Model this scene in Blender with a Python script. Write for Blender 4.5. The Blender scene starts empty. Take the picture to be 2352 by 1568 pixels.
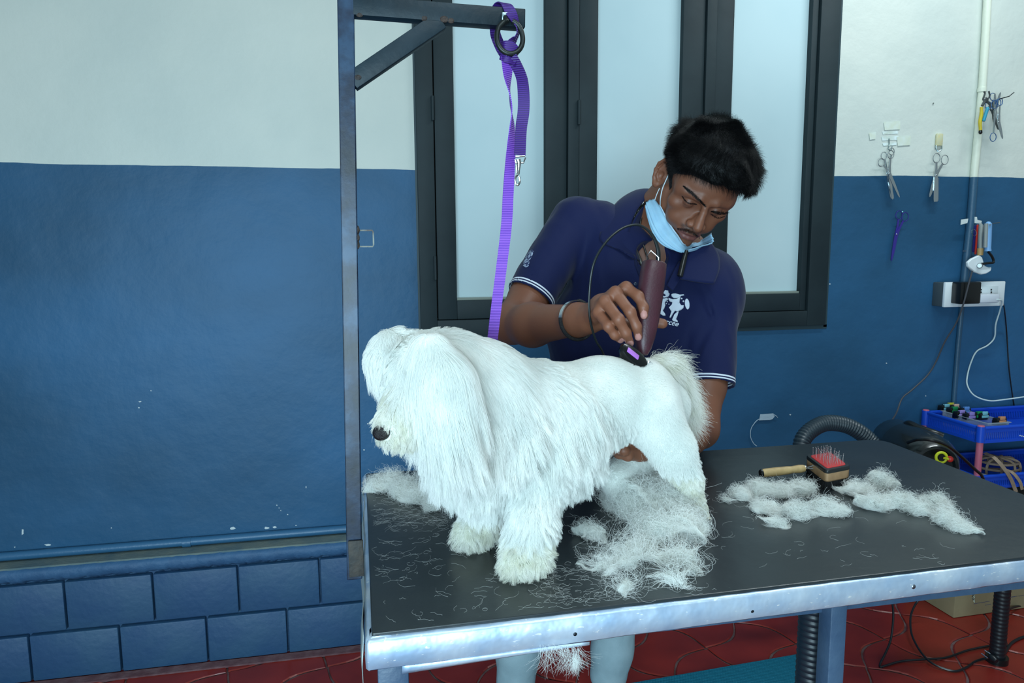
import bpy, bmesh, math, random
import numpy as np
from mathutils import Vector, Matrix
from mathutils.bvhtree import BVHTree

# ------------------------------------------------------------------ camera, world, lights, exposure
SC = bpy.context.scene
COL = SC.collection
CAM_Z = 1.24
FPX, PITCH, ROLL, YAW = 1660.0, 0.13, -0.0065, 0.20      # photograph taken as 2352 x 1568

def dirw(X, Y, Z):
    cr, sr = math.cos(ROLL), math.sin(ROLL)
    X, Y = cr*X + sr*Y, -sr*X + cr*Y
    c, s = math.cos(PITCH), math.sin(PITCH)
    y = Z*c - Y*s; z = -Y*c - Z*s; x = X
    return Vector((x*math.cos(YAW) + y*math.sin(YAW), -x*math.sin(YAW) + y*math.cos(YAW), z))

def ray(px, py): return dirw((px - 1176)/FPX, (py - 784)/FPX, 1.0)
def at(px, py, y):                       # the point at depth y of the room seen at that pixel
    r = ray(px, py); r = r*(y/r.y); return Vector((r.x, r.y, r.z + CAM_Z))
def atz(px, py, z):                      # the point at height z of the room seen at that pixel
    r = ray(px, py); r = r*((z - CAM_Z)/r.z); return Vector((r.x, r.y, z))

cam = bpy.data.cameras.new('camera'); camo = bpy.data.objects.new('camera', cam); COL.objects.link(camo)
cx, cyy, cz = dirw(1, 0, 0), -dirw(0, 1, 0), -dirw(0, 0, 1)
camo.matrix_world = Matrix(((cx.x, cyy.x, cz.x, 0), (cx.y, cyy.y, cz.y, 0), (cx.z, cyy.z, cz.z, CAM_Z), (0, 0, 0, 1)))
cam.sensor_width = 36; cam.sensor_fit = 'HORIZONTAL'; cam.lens = FPX/2352*36; cam.clip_start = 0.02
cam.dof.use_dof = False
SC.camera = camo

SC.view_settings.view_transform = 'Standard'; SC.view_settings.look = 'None'
SC.view_settings.gamma = 1; SC.view_settings.use_curve_mapping = False
SC.view_settings.exposure = 0.0

W = bpy.data.worlds.new('world'); SC.world = W; W.use_nodes = True
W.node_tree.nodes['Background'].inputs[0].default_value = (0.55, 0.68, 0.72, 1)
W.node_tree.nodes['Background'].inputs[1].default_value = 0.36

def area(name, loc, target, size, sizey, power, color=(0.80, 0.95, 1.0)):
    l = bpy.data.lights.new(name, 'AREA'); l.shape = 'RECTANGLE'; l.size = size; l.size_y = sizey
    l.energy = power; l.color = color
    o = bpy.data.objects.new(name, l); COL.objects.link(o); o.location = loc
    o.rotation_euler = (Vector(target) - Vector(loc)).to_track_quat('-Z', 'Y').to_euler()
    return o
area('daylight_from_doorway', (-0.55, -0.95, 0.95), (0.5, 1.4, 0.62), 1.7, 1.1, 74, (0.62, 0.89, 1.03))
area('overhead_fill', (0.5, 0.15, 2.35), (0.45, 1.2, 0.8), 0.9, 0.6, 11, (0.80, 0.96, 1.0))  # added overhead light aimed down at the dog, no window there
area('ceiling_tube_lamp', (1.85, 1.55, 2.75), (1.85, 1.85, 0.5), 1.2, 0.08, 19, (0.85, 0.97, 1.0))

# ------------------------------------------------------------------ helpers
def lin(c):
    r = []
    for v in c:
        v = v/255.0
        r.append(v/12.92 if v <= 0.04045 else ((v + 0.055)/1.055)**2.4)
    return (*r, 1)

_m = {}
def mat(name, col, rough=0.5, metal=0.0, var=None, vscale=20.0, bump=0.0, bscale=80.0, coat=0.0, alpha=None, spec=0.5, sss=0.0, trans=0.0, detail=6.0, vlo=0.35, vhi=0.65):
    if name in _m: return _m[name]
    m = bpy.data.materials.new(name); m.use_nodes = True; nt = m.node_tree; b = nt.nodes['Principled BSDF']
    b.inputs['Base Color'].default_value = lin(col); b.inputs['Roughness'].default_value = rough
    b.inputs['Metallic'].default_value = metal; b.inputs['Specular IOR Level'].default_value = spec
    if coat: b.inputs['Coat Weight'].default_value = coat
    if trans: b.inputs['Transmission Weight'].default_value = trans
    if alpha is not None: b.inputs['Alpha'].default_value = alpha
    if sss:
        b.inputs['Subsurface Weight'].default_value = sss; b.inputs['Subsurface Scale'].default_value = 0.01
    tc = nt.nodes.new('ShaderNodeTexCoord')
    if var is not None:
        n = nt.nodes.new('ShaderNodeTexNoise'); n.inputs['Scale'].default_value = vscale; n.inputs['Detail'].default_value = detail
        nt.links.new(tc.outputs['Object'], n.inputs['Vector'])
        r = nt.nodes.new('ShaderNodeValToRGB'); r.color_ramp.elements[0].position = vlo; r.color_ramp.elements[1].position = vhi
        r.color_ramp.elements[0].color = lin(col); r.color_ramp.elements[1].color = lin(var)
        nt.links.new(n.outputs['Fac'], r.inputs[0]); nt.links.new(r.outputs[0], b.inputs['Base Color'])
    if bump:
        n2 = nt.nodes.new('ShaderNodeTexNoise'); n2.inputs['Scale'].default_value = bscale; n2.inputs['Detail'].default_value = 5
        nt.links.new(tc.outputs['Object'], n2.inputs['Vector'])
        bp = nt.nodes.new('ShaderNodeBump'); bp.inputs['Strength'].default_value = bump; bp.inputs['Distance'].default_value = 0.004
        nt.links.new(n2.outputs['Fac'], bp.inputs['Height']); nt.links.new(bp.outputs[0], b.inputs['Normal'])
    _m[name] = m; return m

def tag(o, label=None, cat=None, group=None, kind=None):
    if label: o['label'] = label
    if cat: o['category'] = cat
    if group: o['group'] = group
    if kind: o['kind'] = kind
    return o
def empty(name, loc, label=None, cat=None, group=None, kind=None):
    o = bpy.data.objects.new(name, None); COL.objects.link(o); o.location = loc; o.empty_display_size = 0.05
    return tag(o, label, cat, group, kind)
def link(name, me, m, parent=None, smooth=True):
    o = bpy.data.objects.new(name, me); COL.objects.link(o)
    if m is not None:
        for mm in (m if isinstance(m, (list, tuple)) else [m]): me.materials.append(mm)
    if smooth: me.polygons.foreach_set('use_smooth', [True]*len(me.polygons))
    if parent is not None:
        o.parent = parent
        o.matrix_parent_inverse = Matrix.Translation(-Vector(wloc(parent)))
    return o
def wloc(o):
    v = Vector(o.location)
    return v

class B:
    """collects shapes (world coordinates) and links them as one mesh object"""
    def __init__(s): s.bm = bmesh.new()
    def box(s, c, d, R=None, bev=0.0, mi=0, seg=2):
        r = bmesh.ops.create_cube(s.bm, size=1.0); vs = r['verts']
        M = Matrix.Translation(Vector(c)) @ (R.to_4x4() if R is not None else Matrix.Identity(4)) @ Matrix.Diagonal((*d, 1))
        bmesh.ops.transform(s.bm, matrix=M, verts=vs)
        fs = list({f for v in vs for f in v.link_faces})
        if bev:
            es = list({e for v in vs for e in v.link_edges})
            r2 = bmesh.ops.bevel(s.bm, geom=es, offset=bev, segments=seg, affect='EDGES', profile=0.5)
            fs = list(set(r2['faces']) | {f for f in fs if f.is_valid})
        for f in fs: f.material_index = mi
        return s
    def tube(s, pts, rad, n=10, mi=0, caps=True, flat=None, closed=False):
        """round bar through pts; rad number or list; flat=(axis vector, w, t) gives a ribbon section"""
        P = [Vector(p) for p in pts]; N = len(P)
        if not hasattr(rad, '__len__'): rad = [rad]*N
        rings = []; up = None
        for i in range(N):
            a = P[i-1] if (i > 0 or closed) else P[i]; b = P[(i+1) % N] if (i < N-1 or closed) else P[i]
            t = (b - a); t = t.normalized() if t.length > 1e-9 else Vector((0, 0, 1))
            if up is None:
                up = Vector((0, 0, 1)) if abs(t.z) < 0.9 else Vector((1, 0, 0))
            x = up - t*up.dot(t)
            if x.length < 1e-6: x = t.orthogonal()
            x.normalize(); y = t.cross(x); up = x
            rings.append([s.bm.verts.new(P[i] + (x*math.cos(2*math.pi*k/n) + y*math.sin(2*math.pi*k/n))*rad[i]) for k in range(n)])
        m = N if closed else N-1
        for i in range(m):
            r0, r1 = rings[i], rings[(i+1) % N]
            for k in range(n):
                f = s.bm.faces.new((r0[k], r0[(k+1) % n], r1[(k+1) % n], r1[k])); f.material_index = mi
        if caps and not closed:
            f = s.bm.faces.new(rings[0][::-1]); f.material_index = mi
            f = s.bm.faces.new(rings[-1]); f.material_index = mi
        return s
    def ribbon(s, pts, wdirs, w, t, mi=0):
        """flat strap: section w wide along wdirs[i], t thick"""
        P = [Vector(p) for p in pts]; N = len(P); rings = []
        if not hasattr(w, '__len__'): w = [w]*N
        for i in range(N):
            a = P[max(i-1, 0)]; b = P[min(i+1, N-1)]; tg = (b-a).normalized()
            x = Vector(wdirs[i]); x = (x - tg*x.dot(tg)).normalized(); y = tg.cross(x)
            hw, ht = w[i]/2, t/2
            rings.append([s.bm.verts.new(P[i] + x*sx*hw + y*sy*ht) for sx, sy in ((-1, -1), (1, -1), (1, 1), (-1, 1))])
        for i in range(N-1):
            for k in range(4):
                f = s.bm.faces.new((rings[i][k], rings[i][(k+1) % 4], rings[i+1][(k+1) % 4], rings[i+1][k])); f.material_index = mi
        s.bm.faces.new(rings[0][::-1]).material_index = mi; s.bm.faces.new(rings[-1]).material_index = mi
        return s
    def cyl(s, a, b, r, r2=None, n=20, mi=0):
        return s.tube([a, b], [r, r if r2 is None else r2], n=n, mi=mi)
    def ball(s, c, r, n=12, sc=(1, 1, 1), R=None, mi=0):
        g = bmesh.ops.create_uvsphere(s.bm, u_segments=n*2, v_segments=n, radius=1.0)
        M = Matrix.Translation(Vector(c)) @ (R.to_4x4() if R is not None else Matrix.Identity(4)) @ Matrix.Diagonal((r*sc[0], r*sc[1], r*sc[2], 1))
        bmesh.ops.transform(s.bm, matrix=M, verts=g['verts'])
        for f in {f for v in g['verts'] for f in v.link_faces}: f.material_index = mi
        return s
    def prism(s, poly, ext, mi=0):
        """closed polygon of world points extruded by vector ext"""
        ext = Vector(ext); a = [s.bm.verts.new(Vector(p)) for p in poly]; b = [s.bm.verts.new(Vector(p) + ext) for p in poly]
        n = len(poly)
        s.bm.faces.new(a[::-1]).material_index = mi; s.bm.faces.new(b).material_index = mi
        for i in range(n): s.bm.faces.new((a[i], a[(i+1) % n], b[(i+1) % n], b[i])).material_index = mi
        return s
    def build(s, name, m, parent=None, smooth=True, bev=0.0):
        bmesh.ops.recalc_face_normals(s.bm, faces=s.bm.faces[:])
        me = bpy.data.meshes.new(name); s.bm.to_mesh(me); s.bm.free()
        o = link(name, me, m, parent, smooth)
        if smooth:
            try: me.set_sharp_from_angle(angle=math.radians(35))
            except Exception: pass
        if bev:
            md = o.modifiers.new('bevel', 'BEVEL'); md.width = bev; md.segments = 2; md.limit_method = 'ANGLE'
        return o

def spline(pts, n=8):
    """Catmull-Rom through pts"""
    P = [Vector(p) for p in pts]; out = []
    for i in range(len(P)-1):
        p0 = P[i-1] if i else P[i]*2 - P[i+1]; p1, p2 = P[i], P[i+1]; p3 = P[i+2] if i+2 < len(P) else P[i+1]*2 - P[i]
        for k in range(n):
            t = k/n
            out.append(0.5*((2*p1) + (p2-p0)*t + (2*p0-5*p1+4*p2-p3)*t*t + (3*p1-p0-3*p2+p3)*t**3))
    out.append(P[-1]); return out
# ------------------------------------------------------------------ the room
YW, YB = 2.25, 2.18                       # upper wall face, face of the block plinth

def wall_material():
    m = bpy.data.materials.new('painted_plaster'); m.use_nodes = True; nt = m.node_tree; N = nt.nodes; Lk = nt.links
    b = N['Principled BSDF']; tc = N.new('ShaderNodeTexCoord'); sep = N.new('ShaderNodeSeparateXYZ'); Lk.new(tc.outputs['Object'], sep.inputs[0])
    n1 = N.new('ShaderNodeTexNoise'); n1.inputs['Scale'].default_value = 2.2; n1.inputs['Detail'].default_value = 5; Lk.new(tc.outputs['Object'], n1.inputs['Vector'])
    def math_(op, a, bb):
        q = N.new('ShaderNodeMath'); q.operation = op
        for i, v in enumerate((a, bb)):
            if v is None: continue
            if isinstance(v, (int, float)): q.inputs[i].default_value = v
            else: Lk.new(v, q.inputs[i])
        return q.outputs[0]
    wob = math_('MULTIPLY', math_('SUBTRACT', n1.outputs['Fac'], 0.5), 0.022)
    h = math_('ADD', sep.outputs['Z'], wob)
    fac = math_('GREATER_THAN', h, 1.476)
    def ramp(c0, c1, scale, lo=0.35, hi=0.65, det=8, stretch=None):
        n = N.new('ShaderNodeTexNoise'); n.inputs['Scale'].default_value = scale; n.inputs['Detail'].default_value = det
        if stretch:
            mp = N.new('ShaderNodeMapping'); mp.inputs['Scale'].default_value = stretch; Lk.new(tc.outputs['Object'], mp.inputs[0]); Lk.new(mp.outputs[0], n.inputs['Vector'])
        else: Lk.new(tc.outputs['Object'], n.inputs['Vector'])
        r = N.new('ShaderNodeValToRGB'); r.color_ramp.elements[0].position = lo; r.color_ramp.elements[1].position = hi
        r.color_ramp.elements[0].color = lin(c0); r.color_ramp.elements[1].color = lin(c1); Lk.new(n.outputs['Fac'], r.inputs[0]); return r.outputs[0]
    blue = ramp((31, 74, 104), (44, 98, 140), 1.5, stretch=(1, 1, 1.5), lo=.3, hi=.7)
    white = ramp((198, 206, 200), (211, 216, 208), 2.5)
    # old chips of lighter plaster in the blue paint
    v = N.new('ShaderNodeTexVoronoi'); v.inputs['Scale'].default_value = 6.5; v.inputs['Randomness'].default_value = 1.0
    nd = N.new('ShaderNodeTexNoise'); nd.inputs['Scale'].default_value = 60; Lk.new(tc.outputs['Object'], nd.inputs['Vector'])
    mx = N.new('ShaderNodeVectorMath'); mx.operation = 'MULTIPLY_ADD'; mx.inputs[1].default_value = (0.03, 0.03, 0.03)
    Lk.new(nd.outputs['Color'], mx.inputs[0]); Lk.new(tc.outputs['Object'], mx.inputs[2]); Lk.new(mx.outputs[0], v.inputs['Vector'])
    gate = N.new('ShaderNodeTexNoise'); gate.inputs['Scale'].default_value = 1.1; Lk.new(tc.outputs['Object'], gate.inputs['Vector'])
    chip = math_('LESS_THAN', v.outputs['Distance'], math_('MULTIPLY', math_('SUBTRACT', gate.outputs['Fac'], 0.52), 0.22))
    low = math_('LESS_THAN', sep.outputs['Z'], 0.78)
    chip = math_('MULTIPLY', chip, low)
    mixc = N.new('ShaderNodeMixRGB'); Lk.new(chip, mixc.inputs[0]); Lk.new(blue, mixc.inputs[1]); mixc.inputs[2].default_value = lin((190, 205, 210))
    mixw = N.new('ShaderNodeMixRGB'); Lk.new(fac, mixw.inputs[0]); Lk.new(mixc.outputs[0], mixw.inputs[1]); Lk.new(white, mixw.inputs[2])
    Lk.new(mixw.outputs[0], b.inputs['Base Color']); b.inputs['Roughness'].default_value = 0.5; b.inputs['Specular IOR Level'].default_value = 0.35
    n3 = N.new('ShaderNodeTexNoise'); n3.inputs['Scale'].default_value = 7; n3.inputs['Detail'].default_value = 9; n3.inputs['Roughness'].default_value = 0.55
    Lk.new(tc.outputs['Object'], n3.inputs['Vector'])
    bp = N.new('ShaderNodeBump'); bp.inputs['Strength'].default_value = 0.45; bp.inputs['Distance'].default_value = 0.014
    Lk.new(n3.outputs['Fac'], bp.inputs['Height']); Lk.new(bp.outputs[0], b.inputs['Normal'])
    return m
WALLM = wall_material()

def window_x(px, py=350): return at(px, py, YW).x
WX0, WX1 = window_x(957), window_x(1911)
WZ0 = at(1893, 745, YW).z; WZ1 = 2.25
w = B()
for x0, x1, z0, z1 in ((-3.2, WX0, 0, 2.9), (WX1, 4.2, 0, 2.9), (WX0, WX1, 0, WZ0), (WX0, WX1, WZ1, 2.9)):
    w.box(((x0+x1)/2, YW+0.075, (z0+z1)/2), (x1-x0, 0.15, z1-z0))
wallo = w.build('wall_back', WALLM, smooth=False); tag(wallo, 'plaster wall painted white above and blue below', kind='structure')
rc_ = random.Random(8); b = B()
def chip(px, py, w_, h_, y=None, z=None):
    P = []; n = 9
    for k in range(n):
        a = 2*math.pi*k/n; r = rc_.uniform(.6, 1.1); q = (px + math.cos(a)*w_*r, py - math.sin(a)*h_*r)
        P.append(atz(*q, z) if z else at(*q, y or YW-.0004))
    b.prism(P, (0, 0, -.0004) if z else (0, -.0004, 0))
for c_ in ((52, 1221, 3, 8), (110, 1251, 9, 3), (34, 1256, 1.5, 1.5), (535, 1213, 7, 4), (613, 1212, 6, 3), (631, 1210, 5, 2.5), (680, 1206, 2, 1.5), (703, 1118, 1.5, 3), (636, 1160, 1.6, 1.6), (641, 1166, 1.4, 1.4), (645, 1172, 1.4, 1.4), (661, 1181, 2, 1.5), (322, 922, 3.5, 1.5), (319, 936, 2, 2), (347, 897, 1.5, 1.5), (845, 973, 2.2, 2), (836, 1033, 2.2, 2), (256, 1212, 1.5, 1.2), (1815, 952, 2, 1.5), (1906, 652, 1.5, 2), (2036, 834, 1.8, 1.5), (2126, 909, 1.5, 1.5)): chip(*c_)
b.build('chipped_plaster', mat('bare_plaster', (196, 208, 212), 0.8), wallo, smooth=False)

# plinth of large painted blocks with a mortar cap
BLK = mat('painted_block', (38, 76, 114), 0.55, var=(46, 84, 116), vscale=9, bump=0.5, bscale=45)
b = B(); b.box((0.0, YB+0.045, 0.15), (6.4, 0.05, 0.30))
rows = ((0.150, 0.298, [145, 350, 547, 735], 1340), (0.004, 0.145, [68, 277, 478, 663], 1500))
for z0, z1, pxs, py in rows:
    xs = [at(p, py, YB).x for p in pxs]; st = (xs[-1]-xs[0])/(len(xs)-1)
    xs = [xs[0] - st*k for k in range(9, 0, -1)] + xs + [xs[-1] + st*k for k in range(1, 16)]
    for x0, x1 in zip(xs[:-1], xs[1:]):
        b.box(((x0+x1)/2, YB+0.03, (z0+z1)/2), (x1-x0-0.0055, 0.06, z1-z0-0.003), bev=0.004)
tag(b.build('wall_plinth', BLK), 'blue painted block plinth', kind='structure')
b = B(); 
rnd = random.Random(3)
# rough plaster lip and its trowelled top
top = B(); n = 160
for i in range(n):
    pass
def strip(y_of, z_of, x0, x1, n):
    return [[(x0 + (x1-x0)*i/n, y, z) for (y, z) in prof(i)] for i in range(n+1)]
def loft(rowsP, name, m, closed=False, smooth=True, **k):
    bm = bmesh.new(); V = [[bm.verts.new(p) for p in r] for r in rowsP]
    for r0, r1 in zip(V[:-1], V[1:]):
        m_ = len(r0) if closed else len(r0)-1
        for j in range(m_): bm.faces.new((r0[j], r0[(j+1) % len(r0)], r1[(j+1) % len(r0)], r1[j]))
    bmesh.ops.recalc_face_normals(bm, faces=bm.faces[:])
    me = bpy.data.meshes.new(name); bm.to_mesh(me); bm.free(); return link(name, me, m, smooth=smooth, **k)
sl = 0.345
rowsP = []
for i in range(600):
    x = -3.0 + i*0.011; j = lambda s: (rnd.random()-0.5)*s
    rowsP.append([(x, YW+0.01, sl), (x, YB-0.002+j(0.002), sl+j(0.002)), (x, YB-0.008+j(0.005), sl-0.012), (x, YB-0.007+j(0.006), sl-0.030+j(0.006)), (x, YB+0.006, 0.303+j(0.008)), (x, YB+0.05, 0.300)])
lip = loft(rowsP, 'trim_1', mat('plaster_lip', (44, 84, 122), 0.6, var=(52, 94, 132), vscale=12, bump=0.7, bscale=60), closed=True)
tag(lip, 'rough blue plaster lip on top of the plinth', kind='structure')
tp = B().box((0.3, (YW+YB)/2, sl+0.002), (6.4, YW-YB-0.004, 0.006))
tp2 = B().box((0.3, YB-0.016, 0.0015), (6.4, 0.034, 0.006)); tag(tp2.build('trim_3', mat('dusty_mortar', (92, 58, 64), .9, var=(112, 84, 88), vscale=30, bump=.5)), 'dusty mortar strip where floor meets the plinth', kind='structure')
tag(tp.build('trim_2', mat('bare_ledge', (112, 124, 118), 0.75, var=(84, 106, 112), vscale=14, bump=0.4)), 'grey bare ledge on top of the plinth', kind='structure')
pz = at(400, 1247, YW-0.012).z
pp = B().tube([(-3.0, YW-0.0125, pz+0.002), (0.4, YW-0.0125, pz+0.001), (3.6, YW-0.0125, pz)], 0.0125, n=16)
for x in (-0.55, 0.9, 2.1): pp.tube([(x-0.012, YW-0.0125, pz), (x+0.012, YW-0.0125, pz)], 0.0145, n=16)
tag(pp.build('conduit_pipe', mat('painted_pipe', (48, 96, 132), 0.4, bump=0.2)), 'blue painted pipe running low along the wall above the ledge', 'pipe')

# floor of red interlocking paving tiles
def floor_material():
    m = bpy.data.materials.new('red_floor_tile'); m.use_nodes = True; nt = m.node_tree; N = nt.nodes; Lk = nt.links
    b = N['Principled BSDF']; tc = N.new('ShaderNodeTexCoord')
    n = N.new('ShaderNodeTexNoise'); n.inputs['Scale'].default_value = 5; n.inputs['Detail'].default_value = 7; Lk.new(tc.outputs['Object'], n.inputs['Vector'])
    r = N.new('ShaderNodeValToRGB'); r.color_ramp.elements[0].color = lin((116, 32, 26)); r.color_ramp.elements[1].color = lin((146, 44, 34))
    r.color_ramp.elements[0].position = 0.35; r.color_ramp.elements[1].position = 0.7
    Lk.new(n.outputs['Fac'], r.inputs[0]); Lk.new(r.outputs[0], b.inputs['Base Color']); b.inputs['Roughness'].default_value = 0.33
    bp = N.new('ShaderNodeBump'); bp.inputs['Strength'].default_value = 0.15; bp.inputs['Distance'].default_value = 0.01
    Lk.new(n.outputs['Fac'], bp.inputs['Height']); Lk.new(bp.outputs[0], b.inputs['Normal']); return m
GR = mat('floor_grout', (118, 92, 92), 0.8, var=(88, 56, 56), vscale=25)
tag(B().box((0.5, 0.4, -0.03), (8, 5, 0.05)).build('floor', [GR], smooth=False), 'red paved floor', kind='structure')
# wavy tiles: squares whose edges bulge alternately out and in
bm = bmesh.new(); TS = 0.205; amp = 0.036; gap = 0.0038
def edge(p0, p1, sgn, n=8):
    out = []
    d = Vector((p1[0]-p0[0], p1[1]-p0[1])); nrm = Vector((d.y, -d.x)).normalized()
    for k in range(n):
        t = k/n; q = Vector(p0) + d*t + nrm*(sgn*amp*math.sin(math.pi*t)); out.append(q)
    return out
A0 = math.radians(38); ca, sa = math.cos(A0), math.sin(A0)
for i in range(-16, 24):
    for j in range(-12, 26):
        c = Vector(((i+0.5)*TS, (j+0.5)*TS)); s = 1 if (i+j) % 2 == 0 else -1
        cs = [Vector((i*TS, j*TS)), Vector(((i+1)*TS, j*TS)), Vector(((i+1)*TS, (j+1)*TS)), Vector((i*TS, (j+1)*TS))]
        pts = edge(cs[0], cs[1], s) + edge(cs[1], cs[2], -s) + edge(cs[2], cs[3], s) + edge(cs[3], cs[0], -s)
        rim = []; rim2 = []
        for p in pts:
            v = p - c; l = v.length; q = c + v*((l-gap)/l); q2 = c + v*((l-gap-0.004)/l)
            for lst, qq, z in ((rim, q, -0.003), (rim2, q2, 0.0)):
                x, y = qq.x*ca - qq.y*sa, qq.x*sa + qq.y*ca + 0.9; lst.append((x, y, z))
        wx = sum(r_[0] for r_ in rim)/len(rim); wy = sum(r_[1] for r_ in rim)/len(rim)
        if not (-1.9 < wx < 3.3 and 0.5 < wy < 2.6): continue
        a_ = [bm.verts.new(v) for v in rim]; b_ = [bm.verts.new(v) for v in rim2]
        bm.faces.new(b_)
        for k in range(len(a_)): bm.faces.new((a_[k], a_[(k+1) % len(a_)], b_[(k+1) % len(a_)], b_[k]))
bmesh.ops.recalc_face_normals(bm, faces=bm.faces[:]); me = bpy.data.meshes.new('floor_tiles'); bm.to_mesh(me); bm.free()
tag(link('floor_tiles', me, floor_material(), smooth=False), 'red wavy interlocking floor tiles', kind='structure')

# ------------------------------------------------------------------ window: dark painted frame with three frosted casements
FR = mat('frame_paint', (28, 41, 46), 0.6, var=(35, 49, 54), vscale=6, bump=0.15, bscale=30, spec=0.3)
win = empty('window_1', ((WX0+WX1)/2, YW, WZ0), 'dark framed window with three white frosted casements', kind='structure')
yf = YW - 0.012
def vbar(bb, x0, x1, z0, z1, y0, y1, bev=0.002): bb.box(((x0+x1)/2, (y0+y1)/2, (z0+z1)/2), (x1-x0, y1-y0, z1-z0), bev=bev)
X = window_x
fr = B()
sb = at(1000, 734, YW).z                    # bottom line of the sashes
vbar(fr, WX0, X(996), WZ0, WZ1, yf, YW+0.08)
vbar(fr, X(1867), WX1, WZ0, WZ1, yf, YW+0.08)
vbar(fr, X(996), X(1867), WZ0, sb-0.002, yf, YW+0.08)
vbar(fr, X(996), X(1867), WZ1-0.04, WZ1, yf, YW+0.08)
mull = ((1302, 1328), (1612, 1636))
for a_, c_ in mull: vbar(fr, X(a_)+0.001, X(c_)-0.001, sb, WZ1, yf, YW+0.08)
fr.build('window_frame', FR, win)
PB = at(1300, 680, YW).z
PANE = mat('frosted_pane', (184, 208, 214), 0.35, var=(192, 214, 219), vscale=3, spec=0.4)
for i, (a_, p0, p1, c_) in enumerate(((998, 1044, 1252, 1302), (1328, 1371, 1562, 1612), (1636, 1676, 1851, 1865))):
    s_ = B(); ys = YW - 0.004
    vbar(s_, X(a_)+0.0015, X(p0), sb, WZ1-0.042, ys, YW+0.05); vbar(s_, X(p1), X(c_)-0.0015, sb, WZ1-0.042, ys, YW+0.05)
    vbar(s_, X(p0), X(p1), sb, PB-0.006, ys, YW+0.05); vbar(s_, X(p0), X(p1), WZ1-0.10, WZ1-0.042, ys, YW+0.05)
    so = s_.build('sash', FR, win)
    pn = B().box(((X(p0)+X(p1))/2, YW+0.022, (PB+WZ1-0.09)/2), (X(p1)-X(p0)+0.008, 0.006, WZ1-0.09-PB+0.012)).build('pane', PANE, so)
    bd = B(); vbar(bd, X(p0), X(p1), PB-0.007, PB+0.001, YW+0.002, YW+0.02, 0.001)
    bd.build('glazing_bead', mat('bead', (124, 134, 126), 0.6), so)
for px, py0, py1 in ((993, 220, 276), (999, 588, 642), (1330, 230, 286)):
    a = at(px, py0, yf-0.004); c = at(px, py1, yf-0.004)
    B().cyl(a, (a.x, a.y, c.z), 0.0045, n=12).build('hinge', FR, win)
# worn halo of dark paint brushed past the frame onto the wall
hl = B()
vbar(hl, WX0-0.006, WX0+0.001, WZ0-0.006, WZ1, YW-0.0015, YW+0.002, 0); vbar(hl, WX1-0.001, WX1+0.012, WZ0-0.008, WZ1, YW-0.0015, YW+0.002, 0)
vbar(hl, WX0-0.006, WX1+0.012, WZ0-0.014, WZ0, YW-0.0015, YW+0.002, 0)
hl.build('paint_edge', mat('paint_edge', (38, 60, 68), 0.5), win)
# ------------------------------------------------------------------ grooming table
TZ = 0.78
TA, TB_, TC_, TD = Vector((-0.012, 0.828)), Vector((1.180, 0.846)), Vector((1.204, 1.480)), Vector((-0.017, 1.478))
def round_poly(P, R, n=7):
    out = []; N = len(P)
    for i in range(N):
        p, a, c = P[i], P[i-1], P[(i+1) % N]; r = R[i]
        if r <= 0: out.append(p); continue
        d1 = (a-p).normalized(); d2 = (c-p).normalized()
        s = p + d1*r; e = p + d2*r
        for k in range(n+1):
            t = k/n; out.append((s*(1-t)**2 + p*2*t*(1-t) + e*t*t))
    return out
def inset(P, d):
    out = []; N = len(P)
    for i in range(N):
        p, a, c = P[i], P[i-1], P[(i+1) % N]
        n1 = (p-a).normalized(); n2 = (c-p).normalized(); n1 = Vector((-n1.y, n1.x)); n2 = Vector((-n2.y, n2.x))
        n_ = (n1+n2); out.append(p + n_*(d/ (1+n1.dot(n2))))
    return out
table = empty('grooming_table', (0.6, 1.15, 0), 'grooming table with black rubber top and dented silver metal edge', 'table')
def tin_material():
    m = bpy.data.materials.new('dented_tin'); m.use_nodes = True; nt = m.node_tree; N = nt.nodes; Lk = nt.links; b = N['Principled BSDF']
    tc = N.new('ShaderNodeTexCoord')
    n = N.new('ShaderNodeTexNoise'); n.inputs['Scale'].default_value = 13; n.inputs['Detail'].default_value = 6; Lk.new(tc.outputs['Object'], n.inputs['Vector'])
    r = N.new('ShaderNodeValToRGB'); r.color_ramp.elements[0].color = lin((164, 190, 220)); r.color_ramp.elements[1].color = lin((222, 234, 246)); r.color_ramp.elements[0].position = .35; r.color_ramp.elements[1].position = .7
    Lk.new(n.outputs['Fac'], r.inputs[0])
    mp = N.new('ShaderNodeMapping'); mp.inputs['Scale'].default_value = (90, 90, 260); mp.inputs['Rotation'].default_value = (0.3, 0.7, 0.2); Lk.new(tc.outputs['Object'], mp.inputs[0])
    n2 = N.new('ShaderNodeTexNoise'); n2.inputs['Scale'].default_value = 1.0; n2.inputs['Detail'].default_value = 2; Lk.new(mp.outputs[0], n2.inputs['Vector'])
    r2 = N.new('ShaderNodeValToRGB'); r2.color_ramp.elements[0].position = .67; r2.color_ramp.elements[1].position = .71; Lk.new(n2.outputs['Fac'], r2.inputs[0])
    mx = N.new('ShaderNodeMixRGB'); Lk.new(r2.outputs[0], mx.inputs[0]); Lk.new(r.outputs[0], mx.inputs[1]); mx.inputs[2].default_value = lin((240, 246, 250))
    Lk.new(mx.outputs[0], b.inputs['Base Color']); b.inputs['Metallic'].default_value = 0.6; b.inputs['Roughness'].default_value = 0.4
    n3 = N.new('ShaderNodeTexNoise'); n3.inputs['Scale'].default_value = 22; n3.inputs['Detail'].default_value = 3; Lk.new(tc.outputs['Object'], n3.inputs['Vector'])
    bp = N.new('ShaderNodeBump'); bp.inputs['Strength'].default_value = 0.5; bp.inputs['Distance'].default_value = 0.006
    Lk.new(n3.outputs['Fac'], bp.inputs['Height']); Lk.new(bp.outputs[0], b.inputs['Normal']); return m
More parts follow.
